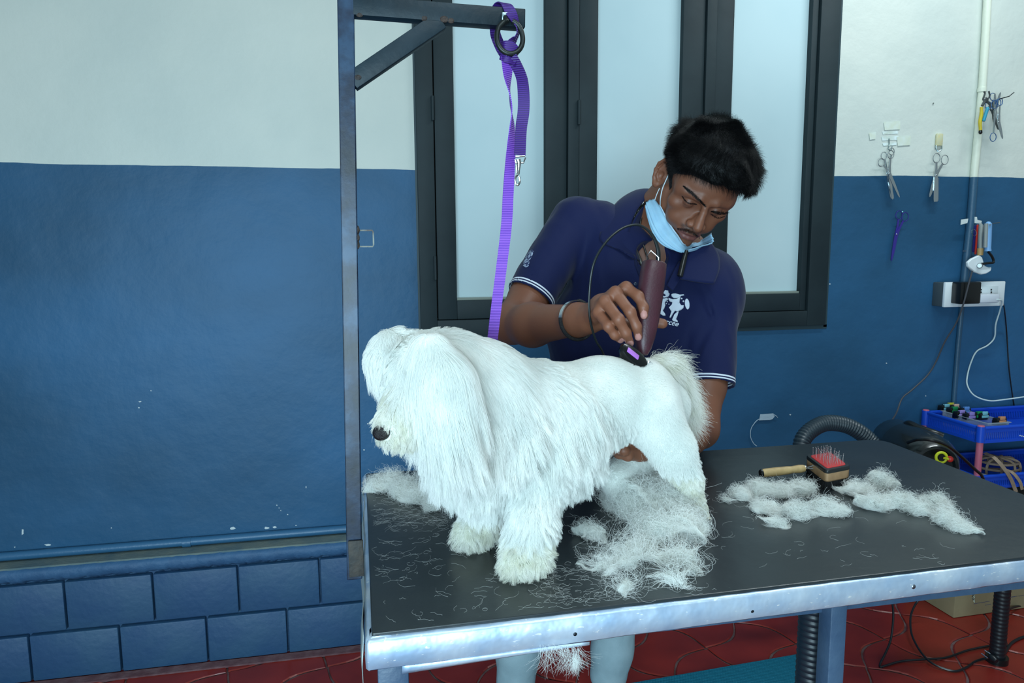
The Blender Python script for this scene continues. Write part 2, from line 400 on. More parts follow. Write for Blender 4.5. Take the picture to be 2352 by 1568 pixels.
TIN = tin_material()
outer = round_poly([TA, TB_, TC_, TD], [0.004, 0.03, 0.05, 0.01])
def skirt(name, prof, m, parent, rnds=0.0, base=outer, seglen=0.02):
    # walk the outline densely
    pts = []
    for i in range(len(base)):
        a, c = base[i], base[(i+1) % len(base)]; k = max(1, int((c-a).length/seglen))
        for q in range(k): pts.append(a + (c-a)*(q/k))
    N_ = len(pts); rg = random.Random(5); bm = bmesh.new(); rings = []
    for i in range(N_):
        t = (pts[(i+1) % N_] - pts[i-1]).normalized(); n_ = Vector((t.y, -t.x)); ring = []
        for (o_, z) in prof:
            jx = (rg.random()-0.5)*rnds; p = pts[i] + n_*(o_ + jx); ring.append(bm.verts.new((p.x, p.y, z + (rg.random()-0.5)*rnds*0.7 + (0.0085*max(0, min(1.2, p.x/.93)) + .001 if z < .75 else 0))))
        rings.append(ring)
    for i in range(N_):
        r0, r1 = rings[i], rings[(i+1) % N_]
        for j in range(len(prof)): bm.faces.new((r0[j], r1[j], r1[(j+1) % len(prof)], r0[(j+1) % len(prof)]))
    bmesh.ops.recalc_face_normals(bm, faces=bm.faces[:]); me = bpy.data.meshes.new(name); bm.to_mesh(me); bm.free()
    return link(name, me, m, parent)
rim = skirt('metal_edge', [(-0.03, 0.7755), (-0.008, 0.7758), (-0.002, 0.7750), (0.001, 0.7715), (0.0015, 0.755), (0.001, 0.737), (-0.0015, 0.7345), (-0.003, 0.740), (-0.004, 0.76), (-0.03, 0.765)], TIN, table, 0.0013)
rim['label'] = 'dented silver metal edge'
# core board
b = B(); P = round_poly(inset([TA, TB_, TC_, TD], 0.012), [0.004, 0.02, 0.04, 0.008]); b.prism([(p.x, p.y, 0.738) for p in P], (0, 0, 0.036)); b.build('board', mat('board', (60, 62, 62), 0.8), table)
# rubber mat
def rubber_material():
    m = bpy.data.materials.new('black_rubber'); m.use_nodes = True; nt = m.node_tree; N = nt.nodes; Lk = nt.links; b = N['Principled BSDF']
    tc = N.new('ShaderNodeTexCoord')
    n = N.new('ShaderNodeTexNoise'); n.inputs['Scale'].default_value = 6; n.inputs['Detail'].default_value = 8; Lk.new(tc.outputs['Object'], n.inputs['Vector'])
    r = N.new('ShaderNodeValToRGB'); r.color_ramp.elements[0].color = lin((25, 30, 33)); r.color_ramp.elements[1].color = lin((37, 44, 47)); r.color_ramp.elements[0].position = .3; r.color_ramp.elements[1].position = .7
    Lk.new(n.outputs['Fac'], r.inputs[0])
    v = N.new('ShaderNodeTexVoronoi'); v.inputs['Scale'].default_value = 38; Lk.new(tc.outputs['Object'], v.inputs['Vector'])
    r2 = N.new('ShaderNodeValToRGB'); r2.color_ramp.elements[0].color = (1, 1, 1, 1); r2.color_ramp.elements[1].color = (0, 0, 0, 1); r2.color_ramp.elements[0].position = .035; r2.color_ramp.elements[1].position = .05
    Lk.new(v.outputs['Distance'], r2.inputs[0])
    mx = N.new('ShaderNodeMixRGB'); Lk.new(r2.outputs[0], mx.inputs[0]); Lk.new(r.outputs[0], mx.inputs[1]); mx.inputs[2].default_value = lin((60, 68, 68))
    Lk.new(mx.outputs[0], b.inputs['Base Color']); b.inputs['Roughness'].default_value = 0.34; b.inputs['Specular IOR Level'].default_value = 0.6
    n3 = N.new('ShaderNodeTexNoise'); n3.inputs['Scale'].default_value = 30; n3.inputs['Detail'].default_value = 8; Lk.new(tc.outputs['Object'], n3.inputs['Vector'])
    bp = N.new('ShaderNodeBump'); bp.inputs['Strength'].default_value = 0.22; bp.inputs['Distance'].default_value = 0.003
    Lk.new(n3.outputs['Fac'], bp.inputs['Height']); Lk.new(bp.outputs[0], b.inputs['Normal']); return m
b = B(); P = round_poly(inset([TA, TB_, TC_, TD], 0.0065), [0.004, 0.026, 0.046, 0.008]); b.prism([(p.x, p.y, 0.774) for p in P], (0, 0, 0.006)); 
b.build('rubber_mat', rubber_material(), table, smooth=False, bev=0.0015)
# frame and legs
STEEL = mat('blue_grey_steel', (52, 74, 100), 0.42, var=(62, 84, 108), vscale=30, bump=0.2)
def leg(x0, x1, y0, y1, z0=0.0):
    return B().box(((x0+x1)/2, (y0+y1)/2, (0.738+z0)/2), (x1-x0, y1-y0, 0.738-z0), bev=0.002).build('leg', STEEL, table)
leg(0.0, 0.038, 0.846, 0.884)
lx = at(1943, 1430, 0.868).x
leg(lx-0.026, lx, 0.866, 0.895)
leg(0.0, 0.038, 1.42, 1.458, .009)
rx_ = at(1868, 1470, 1.44).x; leg(rx_-.013, rx_+.013, 1.42, 1.446, .009)
for a_, c_ in (((0.03, 0.90, 0.72), (1.15, 0.90, 0.72)), ((0.03, 1.44, 0.72), (1.15, 1.44, 0.72))):
    B().box(((a_[0]+c_[0])/2, a_[1], 0.722), (c_[0]-a_[0], 0.025, 0.03)).build('rail', STEEL, table)
SCR = mat('screw_steel', (150, 160, 170), 0.3, 1.0)
for px, py, dark in ((1321, 1456, 1), (1728, 1403, 1), (2098, 1347, 0)):
    yy = 0.826 + 0.015*((px-838)/1514.)
    p = at(px, py, yy)
    s_ = B().ball((p.x, p.y, p.z), 0.0036 if not dark else 0.0026, n=8, sc=(1, 0.5, 1)).build('screw', mat('dark_screw', (40, 44, 50), 0.4, 0.8) if dark else SCR, table)
# torn flap of tin hanging at the left side and a loose strip under the front edge
b = B(); 
rowsP = []
for i in range(26):
    y = 0.835 + i*0.0245; z0 = 0.776; z1 = 0.735 - (0.035 if i < 3 else 0.0) + 0.003*math.sin(i*1.7)
    x = -0.0185 - 0.0015*math.sin(i*0.9)
    rowsP.append([(x+0.003, y, z0), (x, y, (z0+z1)/2), (x+0.001, y, z1)])
fl = loft(rowsP, 'side_flap', mat('dull_tin', (150, 164, 168), 0.4, 0.5, var=(176, 186, 184), vscale=20), parent=table)
md = fl.modifiers.new('solid', 'SOLIDIFY'); md.thickness = 0.001
rowsP = []
for i in range(26):
    t = i/25; p = at(924 + 430*t, 1552 - 50*t, 0.8315); q = at(924 + 430*t, 1556 - 50*t, 0.836)
    h = 0.010*(1-t)+0.001
    rowsP.append([(p.x, p.y+0.001, 0.738), (p.x, p.y+0.001, 0.7345-h*0.5), (p.x, p.y+0.004, 0.7345-h)])
fl = loft(rowsP, 'loose_strip', TIN, parent=table); md = fl.modifiers.new('solid', 'SOLIDIFY'); md.thickness = 0.001

# ------------------------------------------------------------------ grooming arm: square steel post, top bar, brace, eye bolt
def steel_worn():
    m = bpy.data.materials.new('worn_blue_steel'); m.use_nodes = True; nt = m.node_tree; N = nt.nodes; Lk = nt.links; b = N['Principled BSDF']
    tc = N.new('ShaderNodeTexCoord')
    n = N.new('ShaderNodeTexNoise'); n.inputs['Scale'].default_value = 16; n.inputs['Detail'].default_value = 8; n.inputs['Roughness'].default_value = .62; Lk.new(tc.outputs['Object'], n.inputs['Vector'])
    r = N.new('ShaderNodeValToRGB'); e = r.color_ramp.elements; e[0].color = lin((10, 21, 34)); e[0].position = .38; e[1].color = lin((34, 60, 86)); e[1].position = .62
    e2 = e.new(.5); e2.color = lin((17, 34, 56)); Lk.new(n.outputs['Fac'], r.inputs[0])
    Lk.new(r.outputs[0], b.inputs['Base Color']); b.inputs['Roughness'].default_value = 0.36; b.inputs['Metallic'].default_value = 0.1
    bp = N.new('ShaderNodeBump'); bp.inputs['Strength'].default_value = 0.3; bp.inputs['Distance'].default_value = 0.002
    Lk.new(n.outputs['Fac'], bp.inputs['Height']); Lk.new(bp.outputs[0], b.inputs['Normal']); return m
WS = steel_worn(); BAR = mat('dark_painted_steel', (12, 28, 36), 0.5, var=(19, 38, 48), vscale=18, bump=0.2, spec=0.3)
RUST = mat('rusty_weld', (34, 34, 36), 0.7, var=(60, 46, 40), vscale=120, bump=0.9, bscale=200)
PY = 0.985
arm = empty('grooming_stand', (-0.035, PY, 0.78), 'dark blue square steel post with a braced top bar at the left table edge', 'grooming stand')
t0 = at(799, 0, PY); t1 = at(819, 1320, PY); 
px_l, px_r = at(806, 1300, PY).x, at(832, 1300, PY).x
pw = at(818.5, 20, PY).x - at(780, 20, PY).x
xtop = at(801, 20, PY).x; xbot = at(814, 1300, PY).x; zb = at(815, 1324, PY).z
b = B(); ax = Vector((xtop, PY, 1.72)); bx_ = Vector((xbot, PY, zb))
b.tube([bx_, ax], pw*0.7071, n=4)
post = b.build('post', WS, arm, smooth=False, bev=0.0015)
bm_ = post.data
cen = (ax+bx_)/2
for v in bm_.vertices:            # turn the square section to face the camera side
    tt = (v.co.z - bx_.z)/(ax.z - bx_.z); c0 = bx_ + (ax-bx_)*tt; d = v.co - c0; a_ = math.radians(45)
    v.co = c0 + Vector((d.x*math.cos(a_)-d.y*math.sin(a_), d.x*math.sin(a_)+d.y*math.cos(a_), d.z))
def sqbar(a, c, w, name, m, parent, up=(0, 1, 0), h=None, bev=0.001):
    a, c = Vector(a), Vector(c); t = (c-a).normalized(); u = Vector(up); u = (u - t*u.dot(t)).normalized(); v = t.cross(u); h = h or w
    R = Matrix((t, u, v)).transposed()
    return B().box((a+c)/2, ((c-a).length, w, h), R=R, bev=bev).build(name, m, parent)
e0 = at(819, 17, PY); e1 = at(1203, 47, PY)
sqbar((xtop, PY, e0.z), (e1.x, PY, e1.z), 0.0205, 'crossbar', BAR, arm, h=0.0235)
sqbar(at(808, 189, PY), at(1012, 50, PY), 0.0195, 'brace', BAR, arm, h=0.0225)
# welds
for px, py, r in ((822, 178, .004), (1020, 44, .005), (826, 34, .0035), (1036, 47, .004), (975, 42, .004)):
    p = at(px, py, PY-0.009); B().ball(p, r, n=6, sc=(1.3, .5, .9)).build('weld', RUST, arm)
# rusty clamp plate at the foot of the post
p0 = at(818, 1282, PY-0.013)
B().box(p0, (0.020, 0.004, 0.052), bev=0.001).build('foot_plate', mat('rusty_plate', (32, 36, 38), 0.7, var=(58, 52, 46), vscale=60, bump=0.6), arm)
# small square wire loop welded on the post
q = [at(x, y, PY) for x, y in ((821, 529), (855, 529), (857, 533), (858, 562), (856, 566), (822, 566))]
lb = B().ribbon(q, [(0, 1, 0)]*6, 0.006, 0.0018).build('loop_bracket', mat('bare_loop', (96, 98, 92), 0.4, 0.6, var=(60, 52, 48), vscale=90), arm)
for py in (528, 546, 562):
    B().ball(at(821, py, PY-0.006), 0.005, n=6, sc=(.6, .8, 1.2)).build('weld', RUST, arm)
# eye bolt
EC = at(1171, 88, PY-0.021); pts = []
rr = 0.0172
for k in range(25):
    a_ = math.radians(112 + 325*k/24) ; pts.append(EC + Vector((math.cos(a_)*rr, 0.002*math.sin(a_), math.sin(a_)*rr*(1.32 if math.sin(a_) > 0 else 1.15))))
stem = [at(1159, 36, PY-0.004), at(1160, 40, PY-0.014), at(1163, 50, PY-0.020)]
ebm = mat('black_eye_bolt', (34, 40, 40), 0.38, 0.5)
B().tube(spline(stem + [pts[0]]+pts[2:], 3), 0.0034, n=12).build('eye_bolt', ebm, arm)
B().box(at(1159, 38, PY-0.0135), (0.008, 0.005, 0.010), bev=0.001).build('bolt_nut', mat('zinc', (140, 160, 165), 0.35, .9), arm)
# ------------------------------------------------------------------ implicit surfaces turned into meshes (surface nets)
def V3(*a): return np.array(a, np.float32)
def smin(a, b, k):
    h = np.clip(0.5 + 0.5*(b-a)/k, 0, 1); return b*(1-h) + a*h - k*h*(1-h)
def smax(a, b, k): return -smin(-a, -b, k)
def cone(p, a, b, r0, r1):
    a = np.asarray(a, np.float32); b = np.asarray(b, np.float32); ab = b-a; pa = p-a
    t = np.clip(pa@ab/max(float(ab@ab), 1e-12), 0, 1)
    return np.linalg.norm(pa - t[:, None]*ab, axis=1) - (r0 + (r1-r0)*t)
def ell(p, c, r, R=None):
    q = p - np.asarray(c, np.float32)
    if R is not None: q = q@np.asarray(R, np.float32)
    r = np.asarray(r, np.float32); k0 = np.linalg.norm(q/r, axis=1); k1 = np.linalg.norm(q/(r*r), axis=1)
    return k0*(k0-1)/np.maximum(k1, 1e-6)
def chain(p, pts, rs, k=0.004):
    d = None
    for i in range(len(pts)-1):
        e = cone(p, pts[i], pts[i+1], rs[i], rs[i+1]); d = e if d is None else smin(d, e, k)
    return d
def snoise(p, s, seed=0):
    rg = np.random.default_rng(seed); o = 0
    for i in range(5):
        k = rg.normal(size=3); k = k/np.linalg.norm(k)*s*rg.uniform(.6, 1.6); k2 = rg.normal(size=3)*s*0.7
        o = o + np.sin(p@k.astype(np.float32) + rg.uniform(0, 6.28) + 1.3*np.sin(p@k2.astype(np.float32)+rg.uniform(0, 6.28)))
    return o/5
def sdf_mesh(fn, lo, hi, h, margin=0.0):
    lo = np.array(lo, float); hi = np.array(hi, float); Bk = 4
    nb = np.ceil((hi-lo)/(h*Bk)).astype(int)
    n = nb*Bk
    cen = [lo[i] + (np.arange(nb[i])*Bk + (Bk-1)/2)*h for i in range(3)]
    G = np.stack(np.meshgrid(*cen, indexing='ij'), -1).reshape(-1, 3).astype(np.float32)
    D = np.empty(len(G), np.float32)
    for s in range(0, len(G), 200000): D[s:s+200000] = fn(G[s:s+200000])
    act = np.abs(D) < h*Bk*1.1 + margin
    F = np.repeat(np.repeat(np.repeat(np.where(D > 0, 1.0, -1.0).astype(np.float32).reshape(nb), Bk, 0), Bk, 1), Bk, 2)
    F6 = F.reshape(nb[0], Bk, nb[1], Bk, nb[2], Bk)
    idx = np.argwhere(act.reshape(nb))
    off = np.stack(np.meshgrid(*[np.arange(Bk)]*3, indexing='ij'), -1).reshape(-1, 3)
    CH = 4000
    for s in range(0, len(idx), CH):
        I = idx[s:s+CH]; gi = (I[:, None, :]*Bk + off[None]).reshape(-1, 3)
        P = (lo + gi*h).astype(np.float32); d = fn(P).astype(np.float32)
        F[gi[:, 0], gi[:, 1], gi[:, 2]] = d
    S = F < 0
    c = S[:-1, :-1, :-1].astype(np.int8)
    cnt = np.zeros(np.array(S.shape)-1, np.int8)
    for dx in (0, 1):
        for dy in (0, 1):
            for dz in (0, 1): cnt += S[dx:S.shape[0]-1+dx, dy:S.shape[1]-1+dy, dz:S.shape[2]-1+dz]
    cells = np.argwhere((cnt > 0) & (cnt < 8)); vid = -np.ones(cnt.shape, np.int32); vid[tuple(cells.T)] = np.arange(len(cells))
    acc = np.zeros((len(cells), 3)); w = np.zeros(len(cells))
    cor = [(x, y, z) for x in (0, 1) for y in (0, 1) for z in (0, 1)]
    val = {c_: F[cells[:, 0]+c_[0], cells[:, 1]+c_[1], cells[:, 2]+c_[2]].astype(float) for c_ in cor}
    for a in cor:
        for ax in range(3):
            if a[ax]: continue
            b = list(a); b[ax] = 1; b = tuple(b); va, vb = val[a], val[b]; m = (va < 0) != (vb < 0)
            t = np.where(m, va/np.where(m, va-vb, 1), 0); p = np.array(a, float)[None] + np.zeros((len(cells), 3)); p[:, ax] += t
            acc += p*m[:, None]; w += m
    verts = lo + (cells + acc/np.maximum(w, 1)[:, None])*h
    faces = []
    for ax in range(3):
        o = [(1, 0, 0), (0, 1, 0), (0, 0, 1)][ax]; u = [(0, 1, 0), (0, 0, 1), (1, 0, 0)][ax]; v = [(0, 0, 1), (1, 0, 0), (0, 1, 0)][ax]
        A_ = S[:S.shape[0]-o[0], :S.shape[1]-o[1], :S.shape[2]-o[2]]; B_ = S[o[0]:, o[1]:, o[2]:]
        e = np.argwhere(A_ != B_); e = e[(e > 0).all(1) & (e < np.array(cnt.shape)).all(1)]
        if not len(e): continue
        u = np.array(u); v = np.array(v)
        q = [vid[tuple((e).T)], vid[tuple((e-u).T)], vid[tuple((e-u-v).T)], vid[tuple((e-v).T)]]
        ins = S[tuple(e.T)]
        Q = np.stack(q, 1); Q[~ins] = Q[~ins][:, ::-1]
        faces.append(Q)
    if not faces: return np.zeros((0, 3)), np.zeros((0, 4), int)
    faces = np.concatenate(faces); faces = faces[(faces >= 0).all(1)]
    return verts, faces
def np_mesh(name, parts):
    """one mesh out of (verts, faces) islands"""
    vs = np.concatenate([p[0] for p in parts]); o = 0; fs = []
    for v, f in parts: fs.append(f + o); o += len(v)
    fs = np.concatenate(fs)
    me = bpy.data.meshes.new(name); me.vertices.add(len(vs)); me.vertices.foreach_set('co', vs.astype(np.float32).ravel())
    me.loops.add(len(fs)*4); me.loops.foreach_set('vertex_index', fs.astype(np.int32).ravel())
    me.polygons.add(len(fs)); me.polygons.foreach_set('loop_start', np.arange(len(fs), dtype=np.int32)*4)
    me.update(calc_edges=True); me.validate()
    return me
def set_colors(me, cols):
    ca_ = me.color_attributes.new('tint', 'FLOAT_COLOR', 'POINT')
    c = np.ones((len(cols), 4), np.float32); c[:, :3] = cols; ca_.data.foreach_set('color', c.ravel())
def lin3(c): return np.array(lin(c)[:3], np.float32)
def bvh_of(me): return BVHTree.FromPolygons([v.co for v in me.vertices], [p.vertices for p in me.polygons])

# ------------------------------------------------------------------ strands
def strands_object(name, pts, rad, m, parent=None, tip=0.25):
    """pts (S,K,3): one hair curves object; rad = root radius (scalar or (S,))"""
    S_, K_, _ = pts.shape
    hc = bpy.data.hair_curves.new(name); hc.add_curves([K_]*S_)
    hc.position_data.foreach_set('vector', pts.astype(np.float32).ravel())
    r = np.broadcast_to(np.asarray(rad, np.float32).reshape(-1, 1), (S_, 1))*np.linspace(1, tip, K_, dtype=np.float32)[None]
    at_ = hc.attributes.get('radius') or hc.attributes.new('radius', 'FLOAT', 'POINT'); at_.data.foreach_set('value', r.astype(np.float32).ravel())
    hc.materials.append(m)
    o = bpy.data.objects.new(name, hc); COL.objects.link(o)
    if parent is not None:
        o.parent = parent; o.matrix_parent_inverse = Matrix.Translation(-Vector(wloc(parent)))
    return o
def hair_material(name, c0, c1, rough=0.55, trans=0.35, spec=0.25, scale=30):
    m = bpy.data.materials.new(name); m.use_nodes = True; nt = m.node_tree; N = nt.nodes; Lk = nt.links
    N.remove(N['Principled BSDF']); out = N['Material Output']
    tc = N.new('ShaderNodeTexCoord'); n = N.new('ShaderNodeTexNoise'); n.inputs['Scale'].default_value = scale; n.inputs['Detail'].default_value = 3
    Lk.new(tc.outputs['Object'], n.inputs['Vector'])
    r = N.new('ShaderNodeValToRGB'); r.color_ramp.elements[0].color = lin(c0); r.color_ramp.elements[1].color = lin(c1); r.color_ramp.elements[0].position = .35; r.color_ramp.elements[1].position = .65
    Lk.new(n.outputs['Fac'], r.inputs[0])
    d = N.new('ShaderNodeBsdfDiffuse'); t = N.new('ShaderNodeBsdfTranslucent'); g = N.new('ShaderNodeBsdfAnisotropic') if False else N.new('ShaderNodeBsdfGlossy')
    g.inputs['Roughness'].default_value = rough
    for q in (d, t): Lk.new(r.outputs[0], q.inputs['Color'])
    m1 = N.new('ShaderNodeMixShader'); m1.inputs[0].default_value = trans; Lk.new(d.outputs[0], m1.inputs[1]); Lk.new(t.outputs[0], m1.inputs[2])
    fr = N.new('ShaderNodeFresnel'); fr.inputs[0].default_value = 1.45
    mm = N.new('ShaderNodeMath'); mm.operation = 'MULTIPLY'; mm.inputs[1].default_value = spec; Lk.new(fr.outputs[0], mm.inputs[0])
    m2 = N.new('ShaderNodeMixShader'); Lk.new(mm.outputs[0], m2.inputs[0]); Lk.new(m1.outputs[0], m2.inputs[1]); Lk.new(g.outputs[0], m2.inputs[2])
    Lk.new(m2.outputs[0], out.inputs['Surface']); return m
def sample_surface(me, n, seed=0, weight=None):
    """random points, normals on a mesh (numpy)"""
    rg = np.random.default_rng(seed); nv = len(me.vertices); co = np.empty(nv*3, np.float32); me.vertices.foreach_get('co', co); co = co.reshape(-1, 3)
    me.calc_loop_triangles(); nt = len(me.loop_triangles); tri = np.empty(nt*3, np.int32); me.loop_triangles.foreach_get('vertices', tri); tri = tri.reshape(-1, 3)
    a, b, c = co[tri[:, 0]], co[tri[:, 1]], co[tri[:, 2]]; nrm = np.cross(b-a, c-a); ar = np.linalg.norm(nrm, axis=1); 
    w = ar.copy()
    if weight is not None: w = w*weight((a+b+c)/3, nrm/np.maximum(ar[:, None], 1e-12))
    w = w/w.sum(); i = rg.choice(nt, n, p=w); u = rg.random((n, 1)); v = rg.random((n, 1)); f = u+v > 1; u = np.where(f, 1-u, u); v = np.where(f, 1-v, v)
    # smooth vertex normals
    vn = np.zeros_like(co)
    for k in range(3):
        for ax in range(3): vn[:, ax] += np.bincount(tri[:, k], nrm[:, ax], minlength=nv)
    vn /= np.maximum(np.linalg.norm(vn, axis=1, keepdims=True), 1e-12)
    P = a[i]*(1-u-v) + b[i]*u + c[i]*v; N_ = vn[tri[i, 0]]*(1-u-v) + vn[tri[i, 1]]*u + vn[tri[i, 2]]*v
    N_ /= np.maximum(np.linalg.norm(N_, axis=1, keepdims=True), 1e-12)
    return P.astype(np.float32), N_.astype(np.float32)
# ------------------------------------------------------------------ the groomer
HR = np.array([[-0.9627, -0.1923, 0.1902], [0.0244, -0.7623, -0.6467], [0.2694, -0.618, 0.7386]], np.float32)   # columns: his right, forward, up
HT = np.array([0.7097, 1.4814, 1.3642], np.float32)
def H(x, y, z): return HR@np.array([x, y, z], np.float32)*0.001 + HT          # head millimetres -> room
def n3(v): return np.array(v[:], np.float32)
P_ = lambda px, py, y: n3(at(px, py, y))
SR, SL = P_(1322, 508, 1.625), P_(1634, 636, 1.57)
ER, EL = P_(1176, 744, 1.47), P_(1606, 985, 1.43)
WR, WL = P_(1352, 733, 1.225), P_(1500, 1034, 1.205)
NB = P_(1492, 560, 1.60)
CRM, CLM = P_(1216, 684, 1.545), P_(1622, 884, 1.475)
CLA, CLB = P_(1503, 603, 1.172), P_(1474, 822, 1.138)     # clipper axis, top and blade end
fing = {
 'index': [P_(1438, 661, 1.168), P_(1466, 680, 1.146), P_(1478, 706, 1.133), P_(1479, 724, 1.1325)],
 'middle': [P_(1414, 672, 1.155), P_(1447, 716, 1.124), P_(1462, 750, 1.124), P_(1466, 773, 1.1285)],
 'ring': [P_(1390, 692, 1.150), P_(1421, 733, 1.116), P_(1438, 765, 1.119), P_(1447, 787, 1.127)],
 'pinky': [P_(1375, 718, 1.155), P_(1397, 749, 1.124), P_(1412, 769, 1.126), P_(1425, 780, 1.134)]}
thumb = [P_(1392, 735, 1.20), P_(1440, 748, 1.206), P_(1490, 738, 1.204), P_(1522, 743, 1.196)]
lf = {
 'index': [P_(1462, 1008, 1.157), P_(1437, 1003, 1.137), P_(1424, 1009, 1.144), P_(1430, 1012, 1.160)],
 'middle': [P_(1462, 1022, 1.152), P_(1428, 1016, 1.127), P_(1410, 1021, 1.137), P_(1416, 1022, 1.157)],
 'ring': [P_(1464, 1035, 1.152), P_(1432, 1034, 1.124), P_(1411, 1032, 1.134), P_(1416, 1032, 1.154)],
 'pinky': [P_(1468, 1046, 1.157), P_(1442, 1047, 1.132), P_(1420, 1042, 1.137), P_(1420, 1040, 1.154)]}
lthumb = [P_(1490, 1012, 1.172), P_(1472, 998, 1.152), P_(1456, 994, 1.144), P_(1446, 1000, 1.144)]
FR_ = (0.0098, 0.0088, 0.0078, 0.0068)

def hand(p, wr, fg, th, el):
    d = cone(p, wr, (fg['middle'][0]+wr)/2, 0.0215, 0.022)
    for k, r in (('index', .0118), ('middle', .012), ('ring', .0115), ('pinky', .0108)):
        d = smin(d, cone(p, wr + (fg[k][0]-wr)*0.25, fg[k][0], 0.0150, r), 0.010)
    d = smin(d, cone(p, wr*0.75+th[0]*0.25, th[0], 0.017, 0.0165), 0.010)
    for k in fg:
        s = 0.92 if k == 'pinky' else 1.0
        f = chain(p, fg[k], [q*s for q in FR_], 0.006)
        d = smin(d, f, 0.0035)
    d = smin(d, chain(p, th, (0.015, 0.0122, 0.0105, 0.0088), 0.004), 0.005)
    return d
def arm_r(p):
    d = chain(p, [SR, CRM, ER], (0.045, 0.0425, 0.041), 0.02)
    mid = ER + (WR-ER)*0.3 + V3(0, 0, -0.004)
    d = smin(d, chain(p, [ER, mid, WR + (ER-WR)*.12, WR], (0.039, 0.0415, 0.0275, 0.0245), 0.02), 0.015)
    if (np.linalg.norm(p - WR, axis=1) < 0.20).any(): d = smin(d, hand(p, WR, fing, thumb, ER), 0.012)
    return d
def arm_l(p):
    d = chain(p, [SL, CLM, EL], (0.045, 0.0415, 0.039), 0.02)
    mid = EL + (WL-EL)*0.3
    d = smin(d, chain(p, [EL, mid, WL], (0.040, 0.040, 0.025), 0.02), 0.02)
    return smin(d, hand(p, WL, lf, lthumb, EL), 0.012)

def sym(p): q = p.copy(); q[:, 0] = np.abs(q[:, 0]); return q
MM = 1000.0
def head_local(q):
    """q in head millimetres"""
    s = sym(q)
    d = ell(q, (0, -12, 44), (75, 96, 84))
    d = smin(d, ell(q, (0, 34, 38), (69, 52, 52)), 16)
    d = smin(d, ell(q, (0, 26, -34), (55, 58, 64)), 16)
    d = smin(d, chain(s, [V3(58, -2, -28), V3(50, 22, -66), V3(14, 66, -92), V3(0, 70, -94)], (13, 12, 12, 13), 6), 16)
    d = smin(d, np.linalg.norm(s - V3(47, 53, -13), axis=1) - 20.5, 16); d = smin(d, np.linalg.norm(s - V3(52, 54, 20), axis=1) - 16, 14)
    d = smin(d, np.linalg.norm(s - V3(33, 56, -44), axis=1) - 22, 14)
    d = smin(d, ell(q, (0, 72, -92), (17, 14, 14)), 10)
    d = smin(d, ell(q, (0, 70, -54), (27, 25, 24)), 12)
    d = smin(d, chain(s, [V3(0, 83, 22), V3(18, 84, 26), V3(47, 69, 23)], (8, 8.5, 8), 5), 9)
    d = smax(d, -(ell(s, (30, 94, 5), (16, 15, 10))), 9)
    d = smin(d, np.linalg.norm(s - V3(31, 70.5, 3), axis=1) - 12.2, 4)
    d = smax(d, -cone(s, V3(20, 83.5, -3.5), V3(43, 76, -3.5), 1.3, 1.2), 2.5)
    nose = chain(q, [V3(0, 84, 16), V3(0, 94, 2), V3(0, 105, -20), V3(0, 108.5, -27)], (6.5, 7, 9.0, 10.5), 4)
    nose = smin(nose, ell(s, (14, 95, -31), (8, 10, 8)), 5)
    nose = smin(nose, ell(q, (0, 90, -22), (11, 14, 16)), 7)
    d = smin(d, nose, 7)
    d = smax(d, -ell(s, (7, 101, -38.5), (3.6, 5, 3.2)), 2)
    d = smin(d, chain(s, [V3(0, 95.5, -54), V3(9, 94.5, -53.5), V3(25, 84, -60)], (5.0, 5.2, 2.8), 3), 4)
    d = smin(d, chain(s, [V3(0, 93.5, -66), V3(10, 91.5, -65.5), V3(24, 83, -61.5)], (7, 6.2, 2.8), 3), 4)
    d = smax(d, -chain(s, [V3(0, 100, -59.5), V3(12, 97, -59.5), V3(27, 87, -61)], (1.4, 1.4, 1.6), 1), 2)
    d = smax(d, -ell(q, (0, 97, -77), (14, 8, 5)), 6)
    # ears
    Re = np.array([[0.78, -0.62, -0.06], [0.61, 0.78, -0.14], [0.13, 0.07, 0.99]], np.float32)
    e = (s - V3(80, -14, 0))@Re
    disc = ell(e, (0, 0, 0), (4.5, 17, 30))
    hel = [V3(1, 9, 4), V3(2, 14, 18), V3(4, 6, 29), V3(5, -8, 29), V3(5, -16, 16), V3(4.5, -17, 0), V3(3, -12, -16), V3(2, -4, -27)]
    e_ = smin(disc, chain(e, hel, (3, 3.4, 3.8, 3.8, 3.8, 3.6, 3.6, 5), 2), 3)
    e_ = smin(e_, ell(e, (2, -1, -26), (4, 8, 8)), 3)
    e_ = smin(e_, chain(e, [V3(3, -4, 20), V3(4, -8, 6), V3(3.5, -7, -8), V3(3, 1, -16)], (2.4, 2.6, 2.6, 2.6), 2), 2)
    e_ = smax(e_, -ell(e, (7, 2, -3), (8, 7.5, 10)), 2.5)
    e_ = smin(e_, ell(e, (1, 10, -4), (4, 3.6, 6)), 3)
    return smin(d, e_, 4)
NECKA, NECKB = H(0, -28, -40), NB + V3(0, 0.012, 0)
